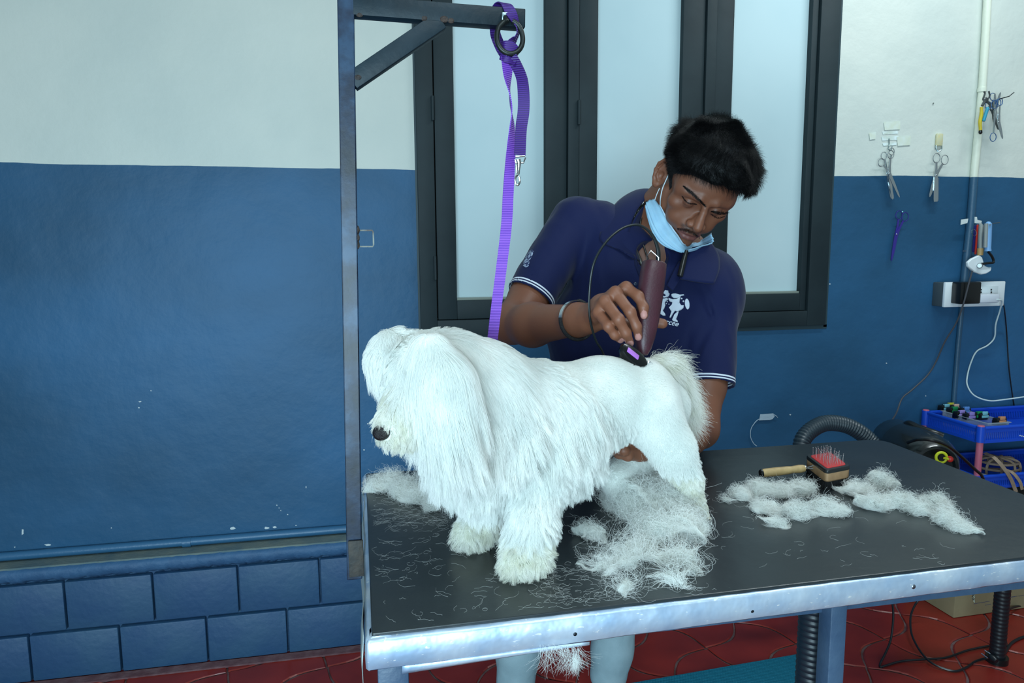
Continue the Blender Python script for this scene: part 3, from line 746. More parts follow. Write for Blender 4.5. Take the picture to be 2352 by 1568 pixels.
def head_fn(p):
    q = (p - HT)@HR*MM
    d = head_local(q)/MM
    nk = cone(p, NECKA, NECKB, 0.058, 0.066)
    nk = smin(nk, cone(p, H(26, 30, -60), NB + V3(0.015, -0.045, -0.02), 0.014, 0.012), 0.02)   # sternomastoid
    nk = smin(nk, cone(p, H(25, -50, -40), NB + V3(-0.022, 0.035, 0.012), 0.040, 0.052), 0.02)
    nk = smin(nk, ell(p, H(2, 40, -92), (0.02, 0.02, 0.02)), 0.02)
    d = smin(d, nk, 0.016)
    tr = cone(p, NB + V3(0, .03, -.01), (SR*0.8+NB*0.2), 0.045, 0.045); tr = smin(tr, cone(p, NB + V3(0, .03, -.01), (SL*0.8+NB*0.2), 0.045, 0.045), 0.03)
    d = smin(d, tr, 0.03)
    d = smin(d, ell(p, (0.672, 1.600, 1.185), (0.135, 0.088, 0.12)), 0.03)
    return d

import time as _t
_t0 = _t.time()
hv, hf = sdf_mesh(head_fn, (0.50, 1.28, 1.04), (0.90, 1.74, 1.54), 0.0019)
rv, rf = sdf_mesh(arm_r, (0.20, 1.08, 1.02), (0.56, 1.70, 1.36), 0.0017)
lv, lf_ = sdf_mesh(arm_l, (0.37, 1.08, 0.80), (0.92, 1.66, 1.26), 0.0019)
HIPC = V3(0.60, 1.70, 0.86)
def legs_fn(p):
    d = None
    for hx, pk, pf in ((0.525, 1192, 0), (0.70, 1408, 1)):
        kn = P_(pk+4, 1490, 1.72); an = kn + V3(-0.01, 0.01, -kn[2] + 0.09)
        e = chain(p, [V3(hx+.01, 1.70, 0.86), V3((hx+kn[0])/2, 1.69, 0.66), an], (0.065, 0.055, 0.038), 0.02); d = e if d is None else np.minimum(d, e)
        d = smin(d, cone(p, an + V3(0, 0, -.02), an + V3(-0.01, -0.14, -0.055), 0.035, 0.028), 0.02)
    return smin(d, cone(p, V3(0.56, 1.68, 0.92), V3(0.66, 1.68, 0.92), 0.075, 0.075), 0.04)
gv, gf = sdf_mesh(legs_fn, (0.25, 1.5, 0.0), (0.9, 1.85, 1.05), 0.008)
person = empty('person', (0.55, 1.72, 0.0), 'person in navy polo shirt and lowered face mask bending over the white dog', 'person')
bodym = np_mesh('body', [(hv, hf), (rv, rf), (lv, lf_), (gv, gf)])
ALLV = np.concatenate([hv, rv, lv, gv]).astype(np.float32)
# skin tint: lips, moustache and beard shade, nails are their own colour
skin = np.tile(lin3((126, 79, 58)), (len(ALLV), 1))
q = (ALLV - HT)@HR*MM; s_ = sym(q); nh = len(hv)
def blend(mask, col):
    global skin
    m_ = np.clip(mask, 0, 1)[:, None]; skin = skin*(1-m_) + lin3(col)*m_
n1 = snoise(ALLV, 60, 3)
blend(0.35*np.clip(n1, 0, 1), (110, 68, 52))
fcm = (q[:, 1] > 40) & (np.arange(len(ALLV)) < nh)
blend(fcm*0.75*np.exp(-(np.maximum(np.abs(ell(s_, (0, 92, -59), (25, 14, 9.5))), 0)*0+np.clip(ell(s_, (8, 90, -60.5), (18, 12, 8.5)), 0, 99))**2/6.0), (112, 66, 66))
mous = fcm*np.exp(-(np.clip(ell(s_, (13, 92, -46.5), (18, 9, 4.0)), 0, 99))**2/7.0)
blend(0.72*mous*(0.7+0.5*snoise(q, 1.2, 5)), (38, 30, 30))
beard = fcm*np.clip((-q[:, 2]-40)/30, 0, 1)*np.clip((s_[:, 0]+q[:, 1]*0)/30, 0, 1)*np.clip(ell(s_, (8, 90, -60.5), (24, 16, 12))/6, 0, 1)
blend(0.30*beard, (60, 46, 44))
blend(0.42*fcm*np.exp(-(np.clip(ell(s_, (31, 84, 0), (17, 12, 9)), 0, 99))**2/30.0), (84, 52, 44))
nails = []
for F_ in list(fing.values()):
    tip, dd = F_[3], F_[3]-F_[2]; dd = dd/np.linalg.norm(dd)
    out = V3(*(-ray(1470, 750).normalized())); out = out - dd*float(out@dd); out /= np.linalg.norm(out)
    nails.append((tip + out*0.0055 - dd*0.0015, dd, out))
for c_, dd, out in nails:
    v = ALLV - c_; side = np.cross(dd, out); m_ = ((v@dd)/0.0078)**2 + ((v@side)/0.0055)**2; m_ = (m_ < 1) & ((v@out) > -0.004) & (np.abs(v@out) < 0.008)
    blend(m_*1.0, (182, 130, 122))
set_colors(bodym, skin)
def skin_material():
    m = bpy.data.materials.new('skin'); m.use_nodes = True; nt = m.node_tree; N = nt.nodes; Lk = nt.links; b = N['Principled BSDF']
    a = N.new('ShaderNodeAttribute'); a.attribute_name = 'tint'; Lk.new(a.outputs['Color'], b.inputs['Base Color'])
    b.inputs['Roughness'].default_value = 0.5; b.inputs['Subsurface Weight'].default_value = 0.12; b.inputs['Subsurface Scale'].default_value = 0.006
    b.inputs['Subsurface Radius'].default_value = (1.0, 0.35, 0.2)
    tc = N.new('ShaderNodeTexCoord'); n3_ = N.new('ShaderNodeTexNoise'); n3_.inputs['Scale'].default_value = 420; n3_.inputs['Detail'].default_value = 3; Lk.new(tc.outputs['Object'], n3_.inputs['Vector'])
    bp = N.new('ShaderNodeBump'); bp.inputs['Strength'].default_value = 0.18; bp.inputs['Distance'].default_value = 0.0008; Lk.new(n3_.outputs['Fac'], bp.inputs['Height']); Lk.new(bp.outputs[0], b.inputs['Normal']); return m
body = link('body', bodym, skin_material(), person)

# ------------------------------------------------------------------ polo shirt
CR = P_(1216, 684, 1.545); CL = P_(1630, 884, 1.475)          # cuff centres
CRd = (CR - SR)/np.linalg.norm(CR-SR); CLd = (CL - SL)/np.linalg.norm(CL-SL)
VT = P_(1532, 655, 1.45)
def shirt_fn(p):
    d = cone(p, SR + V3(0.012, 0.0, -0.012), SL + V3(-0.012, 0, -0.012), 0.057, 0.057)
    d = smin(d, cone(p, V3(0.575, 1.60, 1.195), V3(0.775, 1.585, 1.115), 0.108, 0.102), 0.05)
    d = smin(d, cone(p, V3(0.518, 1.62, 1.04), V3(0.735, 1.61, 0.99), 0.108, 0.108), 0.07)
    d = smin(d, cone(p, V3(0.498, 1.66, 0.84), V3(0.705, 1.66, 0.83), 0.125, 0.125), 0.07)
    d = smin(d, cone(p, NB + V3(-0.035, .035, -.025), SR*0.7+NB*0.3 + V3(0, 0, .004), 0.055, 0.056), 0.03)
    d = smin(d, cone(p, NB + V3(0.03, .03, -.03), SL*0.7+NB*0.3, 0.052, 0.055), 0.03)
    # folds
    w = 0.0022*snoise(p*V3(1, 1, 0.45), 36, 7) + 0.0016*snoise(p*V3(1.0, 1.0, 0.5), 80, 9)
    # pull folds running from the armpits and down the flanks
    for a, b, r in ((P_(1300, 560, 1.50), P_(1335, 800, 1.48), .010), (P_(1345, 600, 1.47), P_(1290, 790, 1.50), .008), (P_(1590, 700, 1.46), P_(1560, 830, 1.46), .010), (P_(1640, 730, 1.47), P_(1575, 850, 1.47), .009), (P_(1420, 640, 1.46), P_(1400, 800, 1.46), .009), (P_(1600, 620, 1.47), P_(1660, 800, 1.5), .008)):
        g = cone(p, a, b, 0, 0); w = w + 0.0075*np.exp(-(g/r)**2)
    sl = cone(p, SR, CR + CRd*0.02, 0.056, 0.0555); sl = smax(sl, (p - CR)@CRd, 0.001)
    sl2 = cone(p, SL, CL + CLd*0.02, 0.060, 0.0555); sl2 = smax(sl2, (p - CL)@CLd, 0.001)
    d = smin(smin(d, sl, 0.022), sl2, 0.022) + w
    # hollow cuffs
    for S0, C0, Cd, r in ((SR, CR, CRd, 0.0525), (SL, CL, CLd, 0.052)):
        hole = smax(cone(p, C0 - Cd*0.06, C0 + Cd*0.05, r-0.004, r), -((p - C0)@Cd) - 0.045, 0.004)
        d = smax(d, -hole, 0.002)
    # neck opening with its V
    op = cone(p, H(0, -10, -60), NB + V3(0, -0.006, 0.004), 0.062, 0.066)
    op = smin(op, cone(p, P_(1500, 590, 1.50), VT, 0.040, 0.004), 0.012)
    return smax(d, -op, 0.004)
sv, sf = sdf_mesh(shirt_fn, (0.27, 1.36, 0.72), (0.97, 1.86, 1.44), 0.0032)
shm = np_mesh('shirt', [(sv, sf)])
NAVY, WHT = lin3((20, 32, 84)), lin3((214, 222, 235))
def cloth_material(name, vc=False, col=(9, 22, 66)):
    m = bpy.data.materials.new(name); m.use_nodes = True; nt = m.node_tree; N = nt.nodes; Lk = nt.links; b = N['Principled BSDF']
    b.inputs['Base Color'].default_value = lin(col)
    b.inputs['Roughness'].default_value = 0.75; b.inputs['Specular IOR Level'].default_value = 0.25; b.inputs['Sheen Weight'].default_value = 0.08; b.inputs['Sheen Roughness'].default_value = 0.5
    tc = N.new('ShaderNodeTexCoord')
    if vc:      # two white stripes near each cuff: distance along the sleeve
        acc = None
        for C0, Cd in ((CR, CRd), (CL, CLd)):
            vm = N.new('ShaderNodeVectorMath'); vm.operation = 'DOT_PRODUCT'; Lk.new(tc.outputs['Object'], vm.inputs[0]); vm.inputs[1].default_value = [float(x) for x in Cd]
            dm = N.new('ShaderNodeVectorMath'); dm.operation = 'DISTANCE'; Lk.new(tc.outputs['Object'], dm.inputs[0]); dm.inputs[1].default_value = [float(x) for x in C0]
            nr = N.new('ShaderNodeMath'); nr.operation = 'LESS_THAN'; Lk.new(dm.outputs['Value'], nr.inputs[0]); nr.inputs[1].default_value = 0.085
            for s0, s1 in ((0.0045, 0.0075), (0.0105, 0.0140)):
                c0 = float(C0@Cd) - (s0+s1)/2
                sb_ = N.new('ShaderNodeMath'); sb_.operation = 'SUBTRACT'; Lk.new(vm.outputs['Value'], sb_.inputs[0]); sb_.inputs[1].default_value = c0
                ab = N.new('ShaderNodeMath'); ab.operation = 'ABSOLUTE'; Lk.new(sb_.outputs[0], ab.inputs[0])
                lt = N.new('ShaderNodeMath'); lt.operation = 'LESS_THAN'; Lk.new(ab.outputs[0], lt.inputs[0]); lt.inputs[1].default_value = (s1-s0)/2
                mu = N.new('ShaderNodeMath'); mu.operation = 'MULTIPLY'; Lk.new(lt.outputs[0], mu.inputs[0]); Lk.new(nr.outputs[0], mu.inputs[1])
                if acc is None: acc = mu.outputs[0]
                else:
                    ad = N.new('ShaderNodeMath'); ad.operation = 'ADD'; ad.use_clamp = True; Lk.new(acc, ad.inputs[0]); Lk.new(mu.outputs[0], ad.inputs[1]); acc = ad.outputs[0]
        mx = N.new('ShaderNodeMixRGB'); Lk.new(acc, mx.inputs[0]); mx.inputs[1].default_value = lin(col); mx.inputs[2].default_value = lin((214, 222, 235)); Lk.new(mx.outputs[0], b.inputs['Base Color'])
    n3_ = N.new('ShaderNodeTexNoise'); n3_.inputs['Scale'].default_value = 700; Lk.new(tc.outputs['Object'], n3_.inputs['Vector'])
    bp = N.new('ShaderNodeBump'); bp.inputs['Strength'].default_value = 0.2; bp.inputs['Distance'].default_value = 0.001; Lk.new(n3_.outputs['Fac'], bp.inputs['Height']); Lk.new(bp.outputs[0], b.inputs['Normal']); return m
SHM = cloth_material('navy_pique', True); SHP = cloth_material('navy_pique_plain')
shirt = link('shirt', shm, SHM, person); shirt['label'] = 'navy polo shirt with two white stripes on each cuff'
SB = bvh_of(shm)
CAMP = Vector((0, 0, CAM_Z))
def hit(px, py, bv=None, fallback=1.5, off=0.0):
    r = ray(px, py).normalized(); h_ = (bv or SB).ray_cast(CAMP, r)
    if h_[0] is None: return at(px, py, fallback)
    return h_[0] - r*off
def in_poly(x, y, P):
    c = False; n = len(P); j = n-1
    for i in range(n):
        if ((P[i][1] > y) != (P[j][1] > y)) and (x < (P[j][0]-P[i][0])*(y-P[i][1])/(P[j][1]-P[i][1])+P[i][0]): c = not c
        j = i
    return c
from mathutils.geometry import delaunay_2d_cdt
def patch(name, polys, m, parent, step=4, off=0.001, thick=0.0008, bv=None, fallback=1.5, smooth=True, offs=None):
    """flat shapes laid onto a surface: each polygon (photo pixels) filled with small triangles that follow the surface"""
    bm = bmesh.new()
    for P in polys:
        n = len(P); bd = []
        for i in range(n):
            a, c = Vector(P[i]), Vector(P[(i+1) % n]); k = max(1, int((c-a).length/step))
            for q_ in range(k): bd.append(a + (c-a)*(q_/k))
        xs = [p[0] for p in P]; ys = [p[1] for p in P]; ins = []
        x = min(xs)+step/2
        while x < max(xs):
            y = min(ys)+step/2
            while y < max(ys):
                if in_poly(x, y, P) and min((b_-Vector((x, y))).length for b_ in bd) > step*0.5: ins.append(Vector((x, y)))
                y += step
            x += step
        allp = bd+ins
        r = delaunay_2d_cdt(allp, [(i, (i+1) % len(bd)) for i in range(len(bd))], [list(range(len(bd)))], 1, 1e-6)
        vs = []
        for v in r[0]:
            o_ = off if offs is None else offs(v.x, v.y); vs.append(bm.verts.new(hit(v.x, v.y, bv, fallback, o_)))
        for f in r[2]:
            try: bm.faces.new([vs[i] for i in f])
            except ValueError: pass
    bm.normal_update()
    for f in bm.faces:
        if f.normal.dot(CAMP - f.calc_center_median()) < 0: f.normal_flip()
    me = bpy.data.meshes.new(name); bm.to_mesh(me); bm.free(); o = link(name, me, m, parent, smooth)
    md = o.modifiers.new('solid', 'SOLIDIFY'); md.thickness = thick; md.offset = 0
    return o
print('person sdf', _t.time()-_t0, len(ALLV), len(sv))
BB = bvh_of(bodym)
def tune(a): return np.array([list(x) for x in a], np.float32)
# ---- trousers
def pants_fn(p):
    d = None
    for hx, pk, pw_ in ((0.525, 1190, 0.053), (0.70, 1407, 0.050)):
        kn = P_(pk, 1490, 1.715); an = kn + V3(-0.006, 0.01, -kn[2] + 0.10)
        e = chain(p, [V3(hx, 1.70, 0.84), V3((hx+kn[0])/2, 1.695, 0.66), kn, an], (0.098, 0.082, pw_, 0.050), 0.03); e = smax(e, 0.045 - p[:, 2], 0.002); d = e if d is None else smin(d, e, 0.01)
    d = smin(d, cone(p, V3(0.545, 1.69, 0.86), V3(0.69, 1.69, 0.86), 0.112, 0.112), 0.05)
    return d + 0.002*snoise(p*V3(1, 1, .4), 55, 21) + 0.0012*snoise(p*V3(1, 1, .6), 130, 22)
pv, pf = sdf_mesh(pants_fn, (0.22, 1.52, 0.0), (0.88, 1.86, 1.02), 0.006)
link('trousers', np_mesh('trousers', [(pv, pf)]), mat('pale_twill', (148, 170, 178), 0.85, var=(156, 178, 186), vscale=30, bump=0.2, bscale=400), person)['label'] = 'pale grey trousers'
for px in (1190, 1407):
    k = P_(px, 1490, 1.715)
    b = B(); b.ball((k[0]-0.012, k[1]-0.04, 0.046), 1, n=10, sc=(0.045, 0.125, 0.030)); b.box((k[0]-0.012, k[1]-0.04, 0.0165), (0.088, 0.245, 0.014), bev=0.006)
    b.build('shoe', mat('dark_shoe', (40, 42, 46), 0.6), person)
# ---- scalp hair: a close cap under short strands
def scalp(q):
    """> 0 inside the hair region, in head millimetres"""
    x = np.abs(q[:, 0]); y = q[:, 1]; z = q[:, 2]
    line = np.interp(y, [-100, -60, -34, -24, -4, 4, 14, 22, 34, 48, 62, 72, 95], [-52, -50, -42, 12, 26, -16, -22, 30, 38, 44, 56, 66, 74])
    line = line + 3.0*np.sin(x*0.16 + y*.2)
    return z - line
def cap_fn(p):
    q = (p-HT)@HR*MM
    d = ell(q, (0, -12, 44), (75, 96, 84)); d = smin(d, ell(q, (0, 34, 38), (68, 52, 52)), 16); d = smin(d, ell(q, (0, 26, -34), (55, 58, 64)), 16)
    up = np.clip((q[:, 2]-5)/75, 0, 1); fr = np.clip((q[:, 1]+10)/70, 0, 1)
    th = 3.0 + 15*up + 9*up*fr
    th = th + (2.2*snoise(q, .09, 31) + 1.4*snoise(q, .2, 32))*up
    s = scalp(q)
    return smax(d - th, -s*0.75, 8)/MM
cv, cf = sdf_mesh(cap_fn, (0.50, 1.28, 1.20), (0.92, 1.74, 1.58), 0.0024)
hairm = np_mesh('hair', [(cv, cf)])
BLACK = mat('black_hair_base', (10, 11, 14), 0.6)
hair = link('hair', hairm, BLACK, person); hair['label'] = 'short black hair'
P0, N0 = sample_surface(hairm, 60000, 4)
q = (P0-HT)@HR*MM; Nl = N0@HR
keep = (scalp(q) > 1) & (Nl[:, 2] > -0.75); P0, N0, q, Nl = P0[keep], N0[keep], q[keep], Nl[keep]
up = np.clip((q[:, 2]-10)/70, 0, 1)
side = np.stack([snoise(q, .06, 41), snoise(q, .06, 42), snoise(q, .06, 43)], 1)
d0 = Nl*0.9 + np.array([0.15, 0.75, 0.1])*up[:, None]*(q[:, 1:2] > -200) + np.array([0, -0.1, -0.9])*(1-up)[:, None] + side*0.95 + np.random.default_rng(6).normal(size=q.shape)*0.16
d0 /= np.linalg.norm(d0, axis=1, keepdims=True)
L_ = (5 + 21*up)*np.random.default_rng(5).uniform(.55, 1.15, len(q))
K = 5; S = np.zeros((len(q), K, 3), np.float32); cur = q - Nl*2; dirn = d0.copy()
for k in range(K):
    S[:, k] = cur; cur = cur + dirn*(L_/(K-1))[:, None]; dirn = dirn + side*0.22 + np.array([0.05, 0.16, -0.16]); dirn /= np.linalg.norm(dirn, axis=1, keepdims=True)
S = (S/MM)@HR.T + HT
HAIRB = hair_material('black_hair', (5, 6, 8), (10, 11, 14), 0.42, 0.0, 0.55, 40)
strands_object('hair_strands', S, 0.00020, HAIRB, hair)
# brows, lashes, thin stubble: short strands on the face
def face_strands(name, path, n, spread, ln, dirpx, rad, seed, off=0.0):
    rg = np.random.default_rng(seed); P = [Vector((a, b, 0)) for a, b in path]; sp_ = spline(P, 12); out = []
    for i in range(n):
        t = rg.random(); c = sp_[min(int(t*len(sp_)), len(sp_)-1)]; w_ = spread*(1 - 0.75*abs(2*t-1)**2)
        x, y = c.x + rg.normal()*w_*0.45, c.y + rg.normal()*w_*0.45
        j = rg.normal(size=2)*0.25; dx, dy = dirpx[0] + j[0], dirpx[1] + j[1]; l_ = ln*rg.uniform(.6, 1.2)
        pts = [hit(x + dx*l_*k/3, y + dy*l_*k/3, BB, 1.43, 0.0004 + off*k/3) for k in range(4)]
        if max((pts[k]-pts[0]).length for k in range(4)) < 0.02 and BB.ray_cast(CAMP, ray(x, y).normalized())[0] is not None: out.append([list(p) for p in pts])
    return strands_object(name, np.array(out, np.float32), rad, HAIRB, person)
face_strands('eyebrow', [(1569, 427), (1592, 446), (1617, 471)], 620, 4.6, 7, (0.75, 0.62), 0.00017, 1)
face_strands('eyebrow', [(1633, 486), (1655, 490), (1680, 487)], 460, 4.2, 6, (0.98, -0.05), 0.00017, 2)
face_strands('eyelashes', [(1566, 450), (1579, 465), (1599, 468)], 260, 2.4, 2.6, (0.7, .7), 0.00018, 3, 0.0001)
face_strands('eyelashes', [(1632, 491), (1647, 500), (1665, 496)], 220, 2.4, 2.6, (0.8, .4), 0.00018, 4, 0.0001)
face_strands('moustache', [(1556, 524), (1574, 527), (1592, 535), (1606, 545)], 700, 5.0, 3.6, (0.15, 1), 0.00011, 5)

# ---- face mask pulled under the chin
C3 = lambda u, v: (1480 + u/4.237, 230 + v/4.237)
upp = [C3(*a) for a in ((100, 965), (150, 1035), (200, 1130), (255, 1230), (318, 1318), (385, 1408), (470, 1392), (560, 1358), (648, 1300))]
low = [C3(*a) for a in ((22, 1072), (45, 1170), (82, 1280), (138, 1370), (222, 1428), (355, 1463), (470, 1445), (560, 1415), (624, 1400))]
lowy = (1.512, 1.500, 1.487, 1.476, 1.468, 1.462, 1.463, 1.470, 1.482)
upy = (1.520, None, None, None, None, None, None, None, 1.485)
U = []; Lw = []
for i in range(9):
    h_ = hit(*upp[i], BB, 1.47, 0.0025); yy = upy[i] or h_.y - 0.002
    U.append(at(*upp[i], yy)); Lw.append(at(*low[i], lowy[i]))
U = spline(U, 6); Lw = spline(Lw, 6); NR = 22; rowsP = []; chin = Vector(H(0, 40, -70).tolist())
for a, c in zip(U, Lw):
    r_ = []
    for k in range(NR+1):
        t = k/NR; p = a*(1-t) + c*t; o = (p - chin).normalized()
        r_.append(p + o*(0.010*math.sin(math.pi*t) + 0.0011*math.sin(t*math.pi*2*4.5)))
    rowsP.append(r_)
mask = loft(rowsP, 'face_mask', mat('mask_blue', (150, 196, 226), 0.7, var=(162, 206, 232), vscale=40, bump=0.1, bscale=600, sss=0.1), parent=person)
mask['label'] = 'pale blue pleated face mask pulled down under the chin'
md = mask.modifiers.new('solid', 'SOLIDIFY'); md.thickness = 0.0012
MW = mat('mask_white', (206, 222, 230), 0.6)
B().tube(spline([at(1545, 377, 1.475), at(1534, 404, 1.468), at(1522, 432, 1.468), at(1517, 456, 1.474), U[6] + Vector((0, -0.002, 0))], 6), 0.0011, n=8).build('ear_loop', MW, mask)
B().tube(spline([at(1515, 432, 1.498), at(1509, 445, 1.503), at(1504, 459, 1.512)], 5), 0.0010, n=8).build('ear_loop', MW, mask)
e_ = B(); e_.ribbon([p + Vector((0, -0.0012, 0)) for p in U[5:]], [(U[i]-Lw[i]) for i in range(5, len(U))], 0.004, 0.0008); e_.build('nose_strip', mat('mask_strip', (186, 212, 232), 0.6), mask)

# ---- collar
def flap(inner, outer, name, bulge=0.006):
    I = spline([at(*p) for p in inner], 6); O = spline([at(*p) for p in outer], 6); R_ = []
    c0 = Vector((NB + V3(0, 0.03, 0.0)).tolist())
    for a, c in zip(I, O):
        R_.append([a*(1-t) + c*t + ((a*(1-t)+c*t) - c0).normalized()*(bulge*math.sin(math.pi*t)) for t in [k/10 for k in range(11)]])
    o = loft(R_, name, SHP, parent=person); md = o.modifiers.new('solid', 'SOLIDIFY'); md.thickness = 0.003; md.offset = 0
    return o
flap([(1508, 446, 1.60), (1490, 452, 1.575), (1466, 478, 1.55), (1450, 512, 1.532), (1446, 548, 1.518), (1460, 596, 1.492)],
     [(1500, 437, 1.635), (1462, 437, 1.63), (1418, 464, 1.598), (1392, 508, 1.560), (1379, 551, 1.528), (1436, 579, 1.492)], 'collar')
flap([(1512, 452, 1.60), (1495, 458, 1.577), (1471, 482, 1.552), (1453, 514, 1.534), (1448, 548, 1.521), (1461, 594, 1.495)],
     [(1530, 470, 1.63), (1518, 480, 1.612), (1500, 505, 1.598), (1485, 535, 1.588), (1478, 570, 1.575), (1480, 605, 1.54)], 'collar_stand', 0.0)
fl2 = flap([(1590, 568, 1.485), (1580, 585, 1.478), (1572, 610, 1.468), (1562, 640, 1.455)],
     [(1633, 556, 1.500), (1650, 585, 1.488), (1652, 618, 1.470), (1640, 652, 1.452)], 'collar', 0.004)
# collar stand behind the neck
flap([(1560, 600, 1.49), (1545, 628, 1.478), (1532, 655, 1.463)], [(1572, 608, 1.478), (1562, 640, 1.466), (1545, 668, 1.452)], 'placket_edge', 0.001)
PLK = cloth_material('navy_placket', False, (8, 19, 56))
patch('placket', [[(1457, 590), (1464, 596), (1530, 656), (1526, 668), (1512, 690), (1500, 740), (1478, 738), (1484, 690), (1470, 640), (1458, 608)]], PLK, person, 5, 0.0015, 0.0015)
bt = hit(1460, 652, None, 1.48, 0.002); B().ball(bt, 0.0052, n=8, sc=(1, .4, 1)).build('button', mat('navy_button', (30, 44, 70), 0.25), person)
# ---- print on the shirt
C4 = lambda P: [(1280 + u/4.9, 560 + v/4.9) for u, v in P]
INK = mat('white_print', (214, 226, 242), 0.6)
logo = [
 [(1283, 568), (1300, 558), (1330, 556), (1380, 570), (1422, 566), (1430, 578), (1395, 585), (1375, 600), (1350, 612), (1310, 610), (1288, 592)],
 [(1150, 665), (1165, 635), (1190, 615), (1240, 607), (1248, 628), (1225, 640), (1212, 660), (1216, 690), (1205, 722), (1188, 750), (1215, 788), (1218, 808), (1192, 808), (1142, 778), (1142, 730)],
 [(1250, 606), (1300, 622), (1345, 618), (1388, 592), (1380, 625), (1374, 660), (1395, 690), (1424, 690), (1420, 722), (1390, 745), (1350, 762), (1325, 752), (1300, 788), (1276, 832), (1262, 828), (1284, 760), (1256, 715), (1290, 680), (1294, 655), (1268, 650), (1254, 630)],
 [(1318, 792), (1345, 768), (1367, 758), (1352, 810), (1337, 845), (1358, 868), (1350, 882), (1300, 866), (1292, 850)],
 [(1190, 535), (1215, 520), (1250, 525), (1250, 545), (1266, 560), (1256, 585), (1235, 600), (1200, 606), (1172, 594), (1180, 582), (1212, 588), (1224, 575), (1196, 558)],
]
def ellipse(cx_, cy_, rx, ry, a=0, n=16):
    a = math.radians(a); return [(cx_ + rx*math.cos(t)*math.cos(a) - ry*math.sin(t)*math.sin(a), cy_ + rx*math.cos(t)*math.sin(a) + ry*math.sin(t)*math.cos(a)) for t in [2*math.pi*k/n for k in range(n)]]
logo += [ellipse(1462, 676, 26, 62, -6), ellipse(1400, 615, 10, 10, 0, 8), ellipse(1420, 645, 11, 11, 0, 8), ellipse(1360, 655, 17, 12, 20, 10), ellipse(1237, 650, 7, 7, 0, 8), ellipse(1228, 672, 6, 6, 0, 8), ellipse(1256, 678, 6, 6, 0, 8)]
patch('printed_logo', [C4(P) for P in logo], INK, person, 2.5, 0.0012, 0.0004)['label'] = 'white dog and cat print'
def text_patch(txt, org, size, ang, name, m, parent, shear=0.0, bv=None, off=0.001, fallback=1.5, ysc=1.0, bold=0.0, plane=None):
    cu = bpy.data.curves.new('t', 'FONT'); cu.body = txt; cu.size = 1.0; cu.shear = shear; cu.offset = bold; cu.resolution_u = 4
    o = bpy.data.objects.new('t', cu); COL.objects.link(o); dg = bpy.context.evaluated_depsgraph_get(); me0 = bpy.data.meshes.new_from_object(o.evaluated_get(dg))
    bpy.data.objects.remove(o); bpy.data.curves.remove(cu)
    a = math.radians(ang); bm = bmesh.new(); bm.from_mesh(me0)
    for v in bm.verts:
        u, w_ = v.co.x*size, -v.co.y*size*ysc; x = org[0] + u*math.cos(a) - w_*math.sin(a); y = org[1] + u*math.sin(a) + w_*math.cos(a)
        v.co = plane(x, y) if plane else hit(x, y, bv, fallback, off)
    me = bpy.data.meshes.new(name); bm.to_mesh(me); bm.free(); bpy.data.meshes.remove(me0); return link(name, me, m, parent, False)
text_patch('rcee', (1527, 743), 17, 12, 'printed_word', INK, person, 0.35, bold=0.012)
patch('sleeve_print', [[(1222, 571), (1226, 578), (1221, 590), (1216, 598), (1215, 610), (1208, 614), (1201, 610), (1203, 598), (1209, 584), (1214, 578)]], mat('sleeve_print', (150, 164, 190), 0.6, var=(30, 44, 90), vscale=160, vlo=.48, vhi=.52), person, 2.5, 0.0012, 0.0004)
# ---- neck chain, neckband earphones, bracelet
SILV = mat('silver', (200, 205, 210), 0.22, 1.0)
def on_body(path, off): return [hit(a, c, BB, 1.5, off) for a, c in path]
def beads(path, off, r):
    pts = spline(on_body(path, off), 14); b = B()
    for i, p in enumerate(pts): b.ball(p, r, n=4, sc=(1, 1, 1.2))
    return b
nc = beads([(1478, 465), (1462, 488), (1453, 510), (1449, 535), (1450, 560), (1455, 585)], 0.004, 0.0013); nc.build('neck_chain', SILV, person)
beads([(1562, 575), (1553, 590), (1541, 605), (1531, 622)], 0.004, 0.0013).build('neck_chain', SILV, person)
BKP = mat('black_plastic', (14, 18, 20), 0.3)
B().tube(spline(on_body([(1486, 462), (1466, 484), (1459, 512), (1462, 545), (1466, 572)], 0.006), 8), 0.0022, n=8).build('earphone_band', BKP, person)
B().tube(spline(on_body([(1473, 500), (1470, 525), (1476, 555), (1486, 588), (1490, 600)], 0.006), 8), 0.0020, n=8).build('earphone_band', BKP, person)
B().tube(on_body([(1459, 566), (1462, 580)], 0.009) + on_body([(1470, 596), (1476, 612)], 0.011), [0.0035, 0.0045, 0.0042, 0.003], n=10).build('earphone_pod', mat('pod_silver', (120, 118, 112), 0.2, 0.8), person)
pp_ = [at(1577, 575, 1.462), at(1570, 600, 1.458), at(1562, 634, 1.450)]
B().tube(pp_, [0.004, 0.0062, 0.0062], n=12).build('earphone_pod', BKP, person)
ax_ = Vector((WR-ER).tolist()).normalized(); wc = Vector((WR + (ER-WR)*0.13).tolist())
s1_ = ax_.orthogonal().normalized(); s2_ = ax_.cross(s1_); ring = []
tilt = Vector((0.0, 0, 0))
def wr_pt(a): return wc + (s1_*math.cos(a) + s2_*math.sin(a))*0.0355 + ax_*0.003*math.sin(a)
allr = [wr_pt(2*math.pi*k/48) for k in range(48)]
# plate where the ring faces the camera and up-left
sc_ = [(-(p - wc).normalized().dot(Vector(ray(1325, 737)).normalized()) + 0.75*(p-wc).normalized().z, i) for i, p in enumerate(allr)]
i0 = max(sc_)[1]
B().tube([wr_pt(2*math.pi*(i0+k)/48) for k in range(6, 43)], 0.0036, n=8).build('bracelet', mat('black_leather', (18, 20, 24), 0.5, bump=0.6, bscale=900), person)
pl = [wr_pt(2*math.pi*(i0+k)/48) for k in range(-6, 7)]
B().ribbon(pl, [ax_]*len(pl), 0.0085, 0.0022).build('bracelet_plate', SILV, person)
